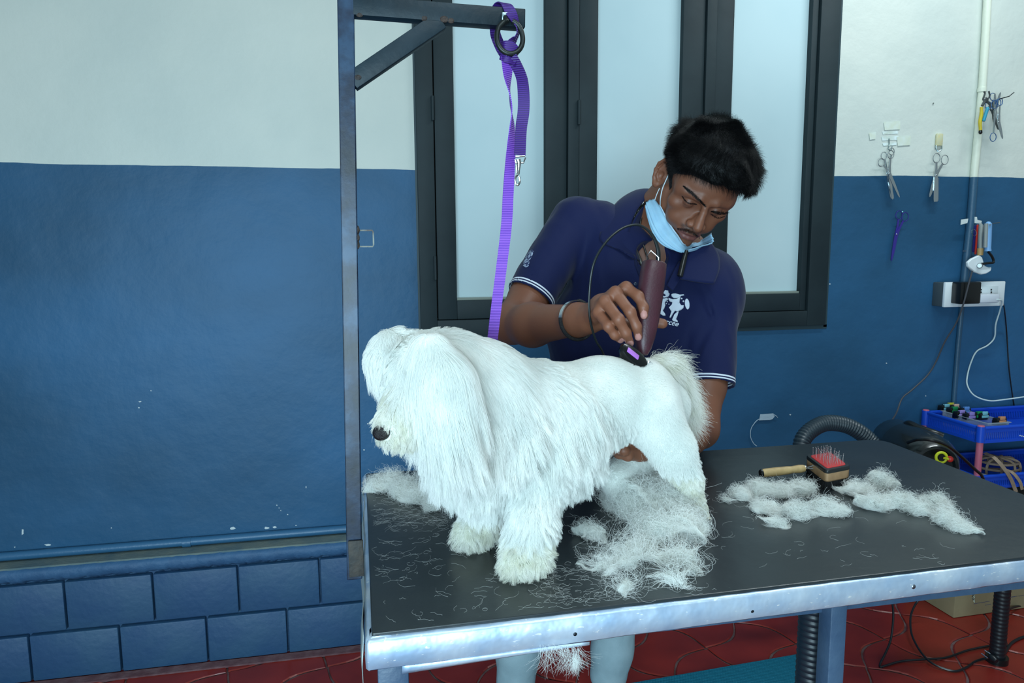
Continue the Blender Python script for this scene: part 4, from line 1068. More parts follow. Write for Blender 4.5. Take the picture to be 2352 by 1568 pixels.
# ------------------------------------------------------------------ electric clipper in his hand
def frame(ax, ref):
    z = Vector(ax).normalized(); x = Vector(ref); x = (x - z*x.dot(z)).normalized(); return x, z.cross(x), z
def rings_mesh(name, secs, m, parent=None, n=28, sq=2.6):
    """secs: (centre, x axis, y axis, rx, ry) superellipse sections"""
    bm = bmesh.new(); R = []
    for c, x, y, rx, ry in secs:
        r = []
        for k in range(n):
            a = 2*math.pi*k/n; ca_, sa_ = math.cos(a), math.sin(a)
            r.append(bm.verts.new(c + x*(rx*math.copysign(abs(ca_)**(2/sq), ca_)) + y*(ry*math.copysign(abs(sa_)**(2/sq), sa_))))
        R.append(r)
    for r0, r1 in zip(R[:-1], R[1:]):
        for k in range(n): bm.faces.new((r0[k], r0[(k+1) % n], r1[(k+1) % n], r1[k]))
    bm.faces.new(R[0][::-1]); bm.faces.new(R[-1]); bmesh.ops.recalc_face_normals(bm, faces=bm.faces[:])
    me = bpy.data.meshes.new(name); bm.to_mesh(me); bm.free(); o = link(name, me, m, parent); 
    try: me.set_sharp_from_angle(angle=math.radians(40))
    except Exception: pass
    return o
ca0, cb0 = Vector(CLA.tolist()), Vector(CLB.tolist())
clip_ = empty('hair_clipper', cb0, 'maroon electric hair clipper held in the raised hand above the dog', 'hair clipper')
cxv, cyv, czv = frame(cb0-ca0, (1, 0, 0))
PUR = mat('maroon_plastic', (68, 32, 43), 0.42, var=(60, 28, 38), vscale=30, bump=0.12, bscale=300)
ls = [(0.0, .0190, .0178), (0.002, .0205, .019), (0.02, .0212, .0198), (0.06, .0212, .0200), (0.10, .0198, .019), (0.13, .0168, .0175), (0.150, .0125, .015), (0.160, .008, .011)]
rings_mesh('clipper_body', [(ca0 + czv*l, cxv, cyv, rx, ry) for l, rx, ry in ls], PUR, clip_)
for l, sx in ((0.014, -0.1), (0.139, -0.3)):
    p = ca0 + czv*l + cxv*(sx*0.02) - cyv*0.0
    h_ = at(1501 if l < .1 else 1470, 617 if l < .1 else 784, 1.1525 if l < .1 else 1.135); B().ball(h_, 0.0024, n=6, sc=(1, .5, 1)).build('screw', mat('clip_screw', (40, 22, 30), 0.4, 0.5), clip_)
B().tube([at(1486, 602, 1.165), at(1486, 588, 1.163), at(1495, 575, 1.160), at(1513, 591, 1.158), at(1512, 604, 1.158)], 0.0008, n=6).build('hanging_hook', SILV, clip_)
# drive head and blade
hc0 = at(1454, 819, 1.102); hx = (at(1488, 846, 1.102) - at(1421, 793, 1.102)).normalized(); hn = (Vector((0.25, -0.75, 0.62))); hn = (hn - hx*hn.dot(hx)).normalized(); hy = hn.cross(hx)
HB = mat('clipper_head_black', (16, 20, 22), 0.22, 0.2)
rings_mesh('drive_head', [(hc0 - hn*0.026, hx, hy, .012, .010), (hc0 - hn*0.010, hx, hy, .019, .011), (hc0 - hn*0.006, hx, hy, .026, .0145), (hc0 + hn*0.001, hx, hy, .029, .016), (hc0 + hn*0.005, hx, hy, .027, .0145), (hc0 + hn*0.0065, hx, hy, .022, .011)], HB, clip_, sq=2.2)
rings_mesh('drive_ring', [(hc0 - hn*0.0115 + hx*0.003, hx, hy, .019, .0145), (hc0 - hn*0.0075 + hx*.003, hx, hy, .0235, .018)], mat('steel_ring', (170, 180, 190), 0.2, 1.0), clip_, sq=2.0)
R_ = Matrix((hx, hy, hn)).transposed()
B().box(hc0 + hx*(-0.006) + hn*0.0075 - hy*0.002, (0.024, 0.0095, 0.002), R=R_, bev=0.0008).build('blade_plate', mat('violet_plate', (176, 112, 206), 0.35), clip_)
bl = B(); bl.box(hc0 + hx*0.0345 + hn*0.001, (0.012, 0.030, 0.0025), R=R_, bev=0.0006)
for k in range(11): bl.box(hc0 + hx*0.043 + hy*(-0.0125 + 0.0025*k) + hn*0.001, (0.006, 0.0013, 0.0018), R=R_)
bl.build('blade', SILV, clip_)
# cord
ck = [(1512, 603, 1.172), (1511, 572, 1.170), (1497, 538, 1.168), (1468, 517, 1.166), (1430, 524, 1.165), (1392, 556, 1.164), (1364, 605, 1.163), (1354, 670, 1.165), (1355, 730, 1.168), (1368, 780, 1.180), (1384, 808, 1.205), (1392, 850, 1.25), (1392, 930, 1.30)]
cp = spline([at(*k) for k in ck], 8); cp.append(Vector((cp[-1].x, 1.32, 0.786)))
nn = len(cp); rr_ = [0.0021 + 0.0022*max(0, 1 - i/22) for i in range(nn)]
B().tube(cp, rr_, n=10).build('power_cord', mat('cord_black', (18, 26, 28), 0.35), clip_)
# ------------------------------------------------------------------ the dog
DC = Vector((0.355, 1.09, 0)); DU = Vector((0.909, 0.416, 0)).normalized(); DW = Vector((DU.y, -DU.x, 0))      # along the back towards the tail; towards the room's front
def D(px, py, off=0.0):
    r = ray(px, py); o = CAMP; c = DC + DW*off
    t = (c - o).dot(DW)/r.dot(DW); return n3(o + r*t)
def dc(pts, rs, k=0.02):
    P = [D(*q) for q in pts]; return lambda p: chain(p, P, rs, k)
dog_parts = dict(
 torso=(dc([(1120, 945, 0), (1250, 952, 0), (1380, 918, 0), (1465, 904, 0), (1515, 932, 0)], (.077, .073, .064, .054, .049)), .03),
 lower=(dc([(1110, 1005, 0), (1230, 1020, 0), (1300, 1025, 0)], (.062, .064, .052)), .03),
 thigh=(dc([(1487, 945, .035), (1545, 1030, .060), (1584, 1108, .075), (1598, 1160, .077), (1611, 1182, .077)], (.054, .032, .0150, .0095, .0085)), .02),
 fthigh=(dc([(1480, 960, -.045), (1470, 1040, -.05), (1410, 1095, -.03), (1425, 1165, -.04), (1410, 1175, -.04)], (.048, .030, .018, .014, .014)), .02),
 neck=(dc([(1090, 905, 0), (1015, 878, .0), (962, 862, .01)], (.075, .066, .049)), .03),
 chest=(dc([(1030, 965, 0), (1045, 1035, 0), (1070, 1070, 0)], (.046, .036, .036)), .03),
 muzzle=(dc([(955, 920, .03), (932, 960, .04), (903, 980, .045)], (.040, .028, .0190)), .012),
 jaw=(dc([(955, 975, .035), (917, 1003, .042)], (.020, .008)), .01),
 fleg=(dc([(1228, 1100, .035), (1218, 1200, .058), (1206, 1275, .062)], (.044, .026, .026)), .02),
 ffleg=(dc([(1110, 1100, -.035), (1114, 1170, -.052), (1092, 1215, -.055)], (.042, .024, .022)), .02),
 fpaw=(dc([(1212, 1283, .062), (1190, 1290, .064)], (.026, .022)), .01),
 ffpaw=(dc([(1098, 1220, -.055), (1072, 1226, -.052)], (.021, .018)), .01),
 ear=(dc([(990, 812, .060), (1022, 880, .078), (1034, 960, .076)], (.024, .030, .022)), .02),
 far_ear=(dc([(926, 797, -.015), (902, 806, -.018), (886, 838, -.014), (896, 872, -.005)], (.018, .022, .017, .007)), .012),
 tail=(dc([(1497, 842, 0), (1525, 846, -.005), (1550, 895, -.005), (1566, 960, .0)], (.013, .017, .017, .009)), .006))
DOG = None
def dog_fn(p):
    d = None
    for f_, k in dog_parts.values():
        e = f_(p); d = e if d is None else smin(d, e, k)
    return np.maximum(d, (TZ + 0.0015) - p[:, 2])
def dog_bulk(p):
    w = np.clip((p@n3(DU) - float(D(1330, 900)@n3(DU)))/0.05, 0, 1)      # 0 long coat, 1 clipped half
    return dog_fn(p) + 0.003*(1-w)*snoise(p*V3(1, 1, .45), 70, 51)
dv, df = sdf_mesh(dog_bulk, (-0.06, 0.84, 0.775), (0.66, 1.34, 1.14), 0.0036)
dogm = np_mesh('body', [(dv, df)])
dog = empty('dog', (0.355, 1.09, 0.78), 'white long haired dog with clipped hindquarters standing on the black table top', 'dog')
WHITEF = mat('white_undercoat', (238, 240, 236), 0.9)
link('body', dogm, WHITEF, dog)
def grad(fn, p, e=0.002):
    g = np.empty_like(p)
    for i in range(3):
        o = np.zeros(3, np.float32); o[i] = e; g[:, i] = fn(p+o) - fn(p-o)
    return g/np.maximum(np.linalg.norm(g, axis=1, keepdims=True), 1e-9)
def grow(P, N_, length, d0, flow, K, stiff=0.55, eps=0.0012, jitter=0.12, seed=0, curl=0.0, fn=dog_fn, clump=0.5, root=0.0015, lock=0.0, nlock=800):
    """march strands from the skin: start along d0, bend towards flow, stay outside the body"""
    rg = np.random.default_rng(seed); n = len(P); S = np.zeros((n, K, 3), np.float32); cur = P - N_*root; d = d0.copy()
    cl = np.stack([snoise(P, 95, seed+1), snoise(P, 95, seed+2), snoise(P, 95, seed+3)], 1)*clump + np.stack([snoise(P, 330, seed+4), snoise(P, 330, seed+5), snoise(P, 330, seed+6)], 1)*clump*0.6
    step = (length/(K-1))[:, None].astype(np.float32); ph = rg.uniform(0, 6.28, (n, 1)); S[:, 0] = cur
    jit = rg.normal(size=(n, 3)).astype(np.float32)*jitter
    for k in range(1, K):
        d = d*stiff + flow*(1-stiff) + cl*0.30 + jit*0.5
        if curl:
            t = N_*np.sin(ph + k*1.5) + np.cross(N_, d)*np.cos(ph + k*1.5); d = d + t*curl
        d /= np.maximum(np.linalg.norm(d, axis=1, keepdims=True), 1e-6)
        cur = cur + d*step
        s = fn(cur); lift = eps*(1 + 0.7*k)
        m = s < lift
        if m.any():
            g = grad(fn, cur[m]); cur[m] += g*np.minimum(lift - s[m], 0.01)[:, None]
        cur[:, 2] = np.maximum(cur[:, 2], TZ + 0.001)
        S[:, k] = cur
    if lock:      # gather strands into locks that close towards their tips
        from mathutils.kdtree import KDTree
        gi = rg.choice(n, min(nlock, n), replace=False); kd = KDTree(len(gi))
        for i, g_ in enumerate(gi): kd.insert(P[g_].tolist(), i)
        kd.balance(); own = np.array([gi[kd.find(q_.tolist())[1]] for q_ in P])
        w = (lock*rg.uniform(.5, 1.2, (n, 1))*np.linspace(0, 1, K)[None]**1.4)[:, :, None]; w = np.clip(w, 0, .96)
        S = S + (S[own] - S)*w*(np.linalg.norm(P - P[own], axis=1) < .03)[:, None, None]
    return S
DUn, DWn = n3(DU), n3(DW); G = V3(0, 0, -1)
Pd, Nd = sample_surface(dogm, 230000, 11, lambda c, n_: 0.25 + 1.0*np.clip((n_@DWn)*0.9 + 0.55, 0, 1))
sU = Pd@DUn; sx = lambda px, py=900, off=0: float(D(px, py, off)@DUn)
near = Pd@DWn - float(n3(DC)@DWn)
def dpart(name): return dog_parts[name][0](Pd)
allname = list(dog_parts); Dm = np.stack([dpart(k) for k in allname], 1); who = np.array(allname)[Dm.argmin(1)]
zz = Pd[:, 2]
tz_ = np.clip((float(D(1300, 835)[2]) - zz)/float(D(1300, 835)[2] - D(1300, 1010)[2]), 0, 1); rear = np.clip((sU - (sx(1215)*(1-tz_) + sx(1365)*tz_))/0.03, 0, 1)            # clipped zone weight
# default coat
LEN = 0.058*(1-rear) + 0.0065*rear
LEN = LEN*np.where(zz > 1.02, 0.75, 1.0)
flow = G[None]*1.0 + DUn[None]*np.clip(0.5*(1-rear) + 0.8*rear, 0, 2)[:, None]*np.clip((Nd[:, 2:3]+0.3), 0.15, 1) + Nd*0.12
front = np.clip((sx(1075) - sU)/0.05, 0, 1)[:, None]
flow = flow*(1-front) + (G[None] - DUn[None]*0.10 + Nd*0.10)*front
d0 = Nd*0.55 + flow*0.5
back = np.clip((sU - sx(1250))/0.05, 0, 1)*np.clip((float(D(1300, 960)[2]) - zz)/0.03, 0, 1); LEN = LEN*(1 - 0.5*back*(1-rear)); flow = flow - DUn[None]*(0.95*back*(1-rear))[:, None]
def setp(m, length=None, fl=None, d_0=None):
    global LEN, flow, d0
    if length is not None: LEN = np.where(m, length, LEN)
    if fl is not None: flow = np.where(m[:, None], fl, flow)
    if d_0 is not None: d0 = np.where(m[:, None], d_0, d0)
th = (who == 'thigh')
lowth = np.clip((float(D(1540, 1000)[2]) - zz)/0.05, 0, 1)
setp(th, 0.007 + 0.020*lowth, G[None]*1.0 + DUn*0.35 + Nd*0.35)
setp(who == 'fthigh', 0.008, G[None] + Nd*0.2)
setp((who == 'torso') & (rear > 0.6) & (Nd[:, 2] < -0.4), 0.016, G[None] + Nd*0.1)      # tufts left under the flank
setp((who == 'neck') & (front[:, 0] > 0.3), 0.024, G[None]*0.8 + DUn*0.45)
eart = D(990, 804, .088)
fan = Pd - eart; fan[:, 2] = -np.abs(fan[:, 2])*0.3 - 0.05; fan /= np.linalg.norm(fan, axis=1, keepdims=True)
setp((who == 'ear'), 0.10, G[None]*1.0 + fan*0.22 + DWn*0.05 + DUn*0.12, fan*0.8 + Nd*0.2)
nearhead = (who == 'neck') & (near > 0.02) & (zz > float(D(1000, 880)[2]))
setp(nearhead & (sU > sx(968)), 0.080, G[None]*1.0 + DUn*0.45, DUn*0.6 + Nd*0.3)
setp(who == 'far_ear', 0.040, G[None]*1.0 + DUn*0.20, G[None]*0.2 - DUn*0.6 + V3(0, 0, .25))
setp(who == 'chest', 0.045, G[None]*1.0 + Nd*0.1)
setp((who == 'lower'), 0.042, G[None]*1.0 + Nd*0.12)
setp((who == 'fleg') | (who == 'ffleg'), 0.028, G[None]*1.0 + Nd*0.35)
tl = who == 'tail'
setp(tl, 0.055, G[None]*0.8 + DUn*0.55 + Nd*0.15, Nd*0.5 + DUn*0.5 + V3(0, 0, .25))
cream = (who == 'fpaw') | (who == 'ffpaw') | (who == 'muzzle') | (who == 'jaw') | (th & (lowth > 0.75)) | (((who == 'fleg') | (who == 'ffleg')) & (zz < 0.835))
setp((who == 'fpaw') | (who == 'ffpaw'), 0.020, G[None]*0.9 + Nd*0.5, Nd*0.8 + V3(0, 0, .4))
setp(((who == 'fleg') | (who == 'ffleg')) & (zz < 0.835), 0.022, G[None]*0.8 + Nd*0.5, Nd*0.8 + V3(0, 0, .2))
setp((who == 'muzzle'), 0.017, G[None]*1.0 - DUn*0.15 + DWn*0.15, Nd*0.4 - DUn*0.3)
setp((who == 'jaw'), 0.013, G[None]*0.8 + DUn*0.3)
setp(th & (lowth > 0.9), 0.006)
LEN = LEN*np.random.default_rng(12).uniform(0.55, 1.15, len(LEN))
d0 /= np.maximum(np.linalg.norm(d0, axis=1, keepdims=True), 1e-6)
FUR = hair_material('white_fur', (242, 245, 242), (252, 253, 250), 0.5, 0.42, 0.25, 14)
CREAM = hair_material('cream_fur', (240, 240, 228), (250, 250, 244), 0.5, 0.42, 0.25, 60)
tailc = hair_material('tail_fur', (238, 238, 228), (250, 250, 246), 0.5, 0.42, 0.25, 40)
nosept = D(876, 993, .052)
okp = np.linalg.norm(Pd - nosept, axis=1) > 0.0125
def put(name, m, K, rad, mt, seed, **k):
    m = m & okp
    S = grow(Pd[m], Nd[m], LEN[m], d0[m], flow[m], K, seed=seed, **k); return strands_object(name, S, rad, mt, dog, 0.3)
short = (LEN < 0.013) & ~cream & ~tl
put('clipped_coat', short, 4, 0.00024, FUR, 20, jitter=0.25, stiff=0.7, clump=0.35)['label'] = 'short clipped white fur'
long_ = ~short & ~cream & ~tl & (who != 'ear') & (who != 'far_ear')
put('long_coat', long_, 9, 0.00022, FUR, 30, jitter=0.10, clump=0.6, lock=0.75, nlock=2600)['label'] = 'long shaggy white fur'
put('ear_fur', (who == 'ear') | (who == 'far_ear'), 10, 0.00022, FUR, 40, jitter=0.05, clump=0.30, stiff=0.5, lock=0.65, nlock=420)
put('tail_fur', tl, 8, 0.00021, tailc, 50, jitter=0.30, curl=0.22, clump=0.7, lock=0.5, nlock=200)
put('cream_fur', cream, 6, 0.00022, CREAM, 60, jitter=0.2, clump=0.8, lock=0.7, nlock=700)['label'] = 'cream tinted fur of muzzle and paws'
# nose and mouth
nz = Vector(nosept.tolist()); fwd = (-DU*0.75 + DW*0.3 + Vector((0, 0, -0.45))).normalized(); nx, ny, nzv = frame(fwd, (0, 0, 1))
NM = mat('dog_nose_black', (20, 16, 20), 0.32, bump=0.5, bscale=900)
b = B(); b.ball(nz, 1, n=12, sc=(0.0095, 0.0115, 0.0105), R=Matrix((nx, ny, nzv)).transposed()); b.build('nose', NM, dog)
B().ball(Vector(D(908, 1004, .048).tolist()), 1, n=8, sc=(0.013, 0.008, 0.0042), R=Matrix((DU, DW, Vector((0, 0, 1)))).transposed()).build('lips', mat('dog_lips', (70, 52, 56), 0.5), dog)
# claws of the hind foot
for k in range(3):
    a = D(1612 + 3*k, 1178 + 4*k, .077 + .004*k); c = D(1624 + 4*k, 1184 + 4*k, .078 + .004*k)
    B().tube([Vector(a.tolist()), Vector(c.tolist())], [0.0045, 0.0022], n=8).build('claw', mat('claw', (220, 210, 176), 0.5), dog)
print('dog', _t.time()-_t0)
# ------------------------------------------------------------------ purple leash
def webbing(name, c0, c1):
    m = bpy.data.materials.new(name); m.use_nodes = True; nt = m.node_tree; N = nt.nodes; Lk = nt.links; b = N['Principled BSDF']
    tc = N.new('ShaderNodeTexCoord'); w = N.new('ShaderNodeTexWave'); w.bands_direction = 'Z'; w.inputs['Scale'].default_value = 130; w.inputs['Distortion'].default_value = 0.3
    Lk.new(tc.outputs['Object'], w.inputs['Vector']); r = N.new('ShaderNodeValToRGB'); r.color_ramp.elements[0].color = lin(c0); r.color_ramp.elements[1].color = lin(c1)
    Lk.new(w.outputs['Fac'], r.inputs[0]); Lk.new(r.outputs[0], b.inputs['Base Color']); b.inputs['Roughness'].default_value = 0.5
    bp = N.new('ShaderNodeBump'); bp.inputs['Strength'].default_value = 0.6; bp.inputs['Distance'].default_value = 0.001; Lk.new(w.outputs['Fac'], bp.inputs['Height']); Lk.new(bp.outputs[0], b.inputs['Normal']); return m
WEB = webbing('purple_webbing', (92, 44, 168), (156, 96, 220))
leash = empty('leash', at(1165, 100, PY), 'purple webbing leash knotted at the eye bolt and running down to the dog', 'leash')
WEB_SHADE = webbing('purple_webbing_shaded', (42, 16, 88), (68, 30, 128))  # shaded copy of the purple webbing: the shade is in the colour
def strap(path, name, extra_w=0.0158, t=0.0014, n=7, m=None):
    """path rows: px, py, y, angle of the flat side in degrees (0 = facing the room's front)"""
    P = spline([at(a, b_, c) for a, b_, c, d in path], n)
    A_ = spline([Vector((d, 0, 0)) for a, b_, c, d in path], n)
    wd = [Vector((math.cos(math.radians(q.x)), math.sin(math.radians(q.x)), 0.0)) for q in A_]
    B_ = B(); B_.ribbon(P, wd, extra_w, t); return B_.build(name, m or WEB, leash)
strap([(1164, 128, .968, 10), (1166, 160, .972, 30), (1170, 205, .985, 72), (1174, 245, .995, 84), (1176, 290, 1.005, 58), (1174, 340, 1.012, 34), (1170, 400, 1.025, 16), (1167, 450, 1.03, 4), (1163, 520, 1.045, -6), (1151, 620, 1.06, -10), (1140, 705, 1.07, -12), (1128, 806, 1.085, -12), (1124, 830, 1.09, -12)], 'lead_strap')
strap([(1174, 132, .962, -10), (1186, 150, .966, -34), (1199, 182, .972, -36), (1203, 225, .976, -20), (1202, 260, .977, -8), (1197, 295, .978, 4), (1194, 356, .978, 4)], 'hand_end', m=WEB_SHADE)['label'] = 'hanging end of the leash, shade put into its darker purple'
# wraps over the bar and through the eye
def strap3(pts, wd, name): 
    b_ = B(); b_.ribbon(spline(pts, 6), [Vector(w) for w in spline(wd, 6)], 0.0145, 0.0014); return b_.build(name, WEB_SHADE, leash)
zt = e0.z + 0.0135
bx = lambda px, py, dy=0.0: at(px, py, PY - 0.0135 + dy)
top1 = bx(1160, 24); 
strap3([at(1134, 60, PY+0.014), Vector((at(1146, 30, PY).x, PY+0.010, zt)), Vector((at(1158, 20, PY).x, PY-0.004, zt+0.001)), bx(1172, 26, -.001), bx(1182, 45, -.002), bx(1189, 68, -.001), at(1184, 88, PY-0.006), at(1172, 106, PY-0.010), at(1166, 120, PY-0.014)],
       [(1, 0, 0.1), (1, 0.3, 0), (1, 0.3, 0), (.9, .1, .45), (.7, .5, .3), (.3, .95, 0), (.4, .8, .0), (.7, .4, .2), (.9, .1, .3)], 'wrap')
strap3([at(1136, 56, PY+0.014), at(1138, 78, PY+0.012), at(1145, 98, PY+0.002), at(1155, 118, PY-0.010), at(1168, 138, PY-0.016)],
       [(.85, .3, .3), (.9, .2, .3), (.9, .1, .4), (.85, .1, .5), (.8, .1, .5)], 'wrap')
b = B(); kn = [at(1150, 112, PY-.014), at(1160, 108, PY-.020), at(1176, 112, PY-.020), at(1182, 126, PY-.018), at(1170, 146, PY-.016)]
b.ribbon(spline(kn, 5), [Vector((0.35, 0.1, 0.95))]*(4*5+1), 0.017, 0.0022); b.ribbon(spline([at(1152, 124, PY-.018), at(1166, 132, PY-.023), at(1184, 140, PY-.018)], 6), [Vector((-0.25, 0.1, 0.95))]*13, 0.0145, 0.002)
b.build('knot', WEB_SHADE, leash)
# snap hook
CH = mat('chrome', (205, 210, 212), 0.15, 1.0)
sn = B(); yh = .978
sn.tube([at(1184, 360, yh), at(1205, 358, yh), at(1207, 362, yh), at(1202, 374, yh), at(1184, 374, yh), at(1183, 366, yh)], 0.0011, n=8)
sn.cyl(at(1190, 366, yh), at(1192, 374, yh), 0.0036, n=12)
sn.tube([at(1192, 374, yh), at(1191, 390, yh), at(1190, 400, yh)], [0.0030, 0.0021, 0.0024], n=12)
sn.tube(spline([at(1190, 400, yh), at(1184, 408, yh), at(1184, 420, yh), at(1189, 425, yh), at(1194, 417, yh), at(1192, 404, yh)], 5), 0.0014, n=8)
sn.cyl(at(1186, 380, yh), at(1188, 400, yh), 0.0010, n=8)
sn.build('snap_hook', CH, leash)
# ------------------------------------------------------------------ pin brush on the table
zt_ = 0.8215
A0_, B0_, C0_, D0_ = atz(1850, 1043, zt_), atz(1898, 1079, zt_), atz(1955, 1068, zt_), atz(1908, 1034, zt_)
bc = (A0_+B0_+C0_+D0_)/4
brush = empty('pet_brush', (bc.x, bc.y, TZ), 'wooden pet brush lying on the table with steel pins and red pad upwards', 'brush')
q4 = [A0_, B0_, C0_, D0_]
def rquad(sc, z, r=0.25, n=6):
    P = [bc + (p-bc)*sc for p in q4]; out = []
    for i in range(4):
        p, a, c = P[i], P[i-1], P[(i+1) % 4]; s_, e_ = p+(a-p)*r, p+(c-p)*r
        for k in range(n+1):
            t = k/n; v = s_*(1-t)**2 + p*2*t*(1-t) + e_*t*t; out.append(Vector((v.x, v.y, z)))
    return out
def lay(name, layers, m, parent, capm=None):
    rows_ = [rquad(sc, z, r) for sc, z, r in layers]; bm = bmesh.new(); R = [[bm.verts.new(v) for v in rw] for rw in rows_]; n = len(R[0])
    for r0, r1 in zip(R[:-1], R[1:]):
        for k in range(n): bm.faces.new((r0[k], r0[(k+1) % n], r1[(k+1) % n], r1[k]))
    bm.faces.new(R[0]); bm.faces.new(R[-1]); bmesh.ops.recalc_face_normals(bm, faces=bm.faces[:]); me = bpy.data.meshes.new(name); bm.to_mesh(me); bm.free()
    o = link(name, me, m, parent); me.set_sharp_from_angle(angle=math.radians(35)); return o
WOOD = mat('varnished_wood', (150, 118, 86), 0.5, var=(168, 134, 98), vscale=50, bump=0.1)
lay('wooden_block', [(.96, .7965, .15), (1.0, .799, .15), (1.0, .8135, .15)], WOOD, brush)
lay('rubber_rim', [(1.01, .8135, .15), (1.02, .8155, .15), (1.01, .819, .15), (.98, .8205, .15), (.82, .8205, .15)], mat('black_rim', (26, 32, 34), 0.4), brush)
lay('pin_pad', [(.83, .8195, .15), (.80, .8215, .15), (.60, .8235, .15)], mat('red_rubber_pad', (196, 46, 48), 0.5), brush)
# pins
ex, ey = (B0_-A0_), (D0_-A0_); pn = B(); rg = random.Random(7)
for i in range(9):
    for j in range(7):
        u, v = 0.16 + 0.68*i/8, 0.17 + 0.66*(j + 0.5*(i % 2))/6.8
        p = A0_ + ex*u + ey*v; p.z = .822; t_ = p + Vector((rg.gauss(0, .0012), rg.gauss(0, .0012), .0165))
        pn.tube([p, t_], 0.0003, n=5); pn.ball(t_, 0.0009, n=4)
pn.build('pins', mat('steel_pins', (215, 220, 222), 0.25, 0.9), brush)
# lower bristles: dark strands carrying the brush
rs = np.random.default_rng(3); nb_ = 2600; uu, vv = rs.uniform(.06, .94, nb_), rs.uniform(.06, .94, nb_)
Pb = np.array([(A0_ + ex*a + ey*b_)[:] for a, b_ in zip(uu, vv)], np.float32); Pb[:, 2] = .797
Sb = np.zeros((nb_, 4, 3), np.float32); spr = (Pb - np.array(bc[:]))*0.12 + rs.normal(size=(nb_, 3))*0.0012; spr[:, 2] = 0
for k in range(4): Sb[:, k] = Pb + spr*k/3; Sb[:, k, 2] = .797 - (.797-TZ-0.0006)*k/3
bro = strands_object('bristles', Sb, 0.0003, hair_material('black_bristle', (12, 14, 16), (20, 22, 24), 0.4, 0, .8), brush, 0.8)
lay('bristle_bed', [(.90, .7805, .15), (.92, .7965, .15)], mat('bristle_dark', (12, 14, 16), 0.9), brush)
h0, h1 = at(1849, 1074, A0_.y-0.02), at(1752, 1086, A0_.y-0.03)
hz0 = atz(1848, 1075, .803); hz1 = atz(1748, 1087, .795)
dv_ = (hz1-hz0).normalized(); L0 = (hz1-hz0).length
B().tube([hz0 + dv_*(L0*t) for t in (0, .02, .12, .22, .30, .40, .7, .9, .97)], [.0062, .0072, .0082, .0074, .0070, .0080, .0086, .0086, .0080], n=16).build('handle', mat('worn_handle_wood', (170, 140, 92), 0.5, var=(192, 162, 112), vscale=60, bump=0.1), brush)
B().tube([hz0 + dv_*(L0*.965), hz0 + dv_*(L0*1.0), hz0 + dv_*(L0*1.025)], [.0081, .0083, .0068], n=16).build('handle_cap', BKP, brush)
fk = B(); fk.ball(hz0 - dv_*0.001, 0.0058, n=8); t1_, t2_ = atz(1888, 1077, .806), atz(1872, 1068, .812)
fk.tube([hz0, t1_], .0014, n=8); fk.tube([hz0, t2_], .0014, n=8); fk.build('wire_fork', CH, brush)

# ------------------------------------------------------------------ shed fur
def fluff(name, blobs, label, cat, n, ln, rad, seed, mt, group=None, curl=0.5, kind=None):
    C_ = [atz(px, py, TZ) for px, py, r, h in blobs]; rg = np.random.default_rng(seed); hm_ = max(b_[3] for b_ in blobs)
    def fn(p, sc=1.0):
        d = None
        for c, (px, py, r, h) in list(zip(C_, blobs))[:(7 if sc < 1 else 99)]:
            e = ell(p, (c.x, c.y, TZ + h*0.32), (r*sc, r*sc, h*0.68*sc)); d = e if d is None else smin(d, e, 0.010)
        return d + min(0.0075, hm_*.36)*snoise(p, 120, seed) + min(0.002, hm_*.1)*snoise(p, 300, seed+1)
    xs = [c.x for c in C_]; ys = [c.y for c in C_]; rm = max(b_[2] for b_ in blobs); hm = max(b_[3] for b_ in blobs)
    lo, hi = np.array((min(xs)-rm-.02, min(ys)-rm-.02, TZ)), np.array((max(xs)+rm+.02, max(ys)+rm+.02, TZ+hm+.02))
    root_ = empty(name, (C_[0].x, C_[0].y, TZ), label, cat, group, kind)
    v, f = sdf_mesh(lambda p: np.maximum(fn(p, .84) + .005, TZ + 0.0006 - p[:, 2]), lo - .004, hi, 0.003)
    if len(v) and kind: link('fluff_core', np_mesh('fluff_core', [(v, f)]), mt[0], root_)
    out = []; tot = 0
    for _it in range(60):
        if tot >= n: break
        q = (lo + rg.random((n*6, 3))*(hi-lo)).astype(np.float32); d_ = fn(q); q = q[(d_ < 0.003) & (d_ > -0.012)]; out.append(q); tot += len(q)
    P = np.concatenate(out)[:n]
    def field(p, s0=0):
        g = np.stack([snoise(p, 55, seed+3), snoise(p, 55, seed+4), 0.30*snoise(p, 70, seed+5)], 1) + 0.45*np.stack([snoise(p, 190, seed+6), snoise(p, 190, seed+7), .4*snoise(p, 190, seed+8)], 1)
        return g/np.maximum(np.linalg.norm(g, axis=1, keepdims=True), 1e-6)
    K = 10; L_ = ln*rg.uniform(.3, 1.3, len(P)); S = np.zeros((len(P), K, 3), np.float32); cur = P.copy(); d = field(P); ax = rg.normal(size=P.shape); ax[:, 2] += np.sign(rg.normal(size=len(P))); ax /= np.linalg.norm(ax, axis=1, keepdims=True); wild = (rg.random(len(P)) < .20)[:, None]; j = rg.normal(size=P.shape)*.22
    for k in range(K):
        S[:, k] = cur; d = d*.38 + field(cur)*.62*(~wild) + np.cross(ax, d)*curl*(.25 + .5*wild) + j*.18 + (V3(0, 0, .10)*wild)
        d /= np.linalg.norm(d, axis=1, keepdims=True); cur = cur + d*(L_/(K-1))[:, None]
        s_ = fn(cur); m_ = (s_ > .003) & ~wild[:, 0]
        if m_.any(): cur[m_] -= grad(fn, cur[m_])*np.minimum(s_[m_] - .003, .006)[:, None]*.5
        far_ = (s_ > .012); d[far_] = d[far_]*.8 - grad(fn, cur[far_])*.35 if far_.any() else d[far_]
        cur[:, 2] = np.maximum(cur[:, 2], TZ + 0.0006)
    strands_object('fluff_hair', S, rad, mt[1], root_, 0.6)
    return root_
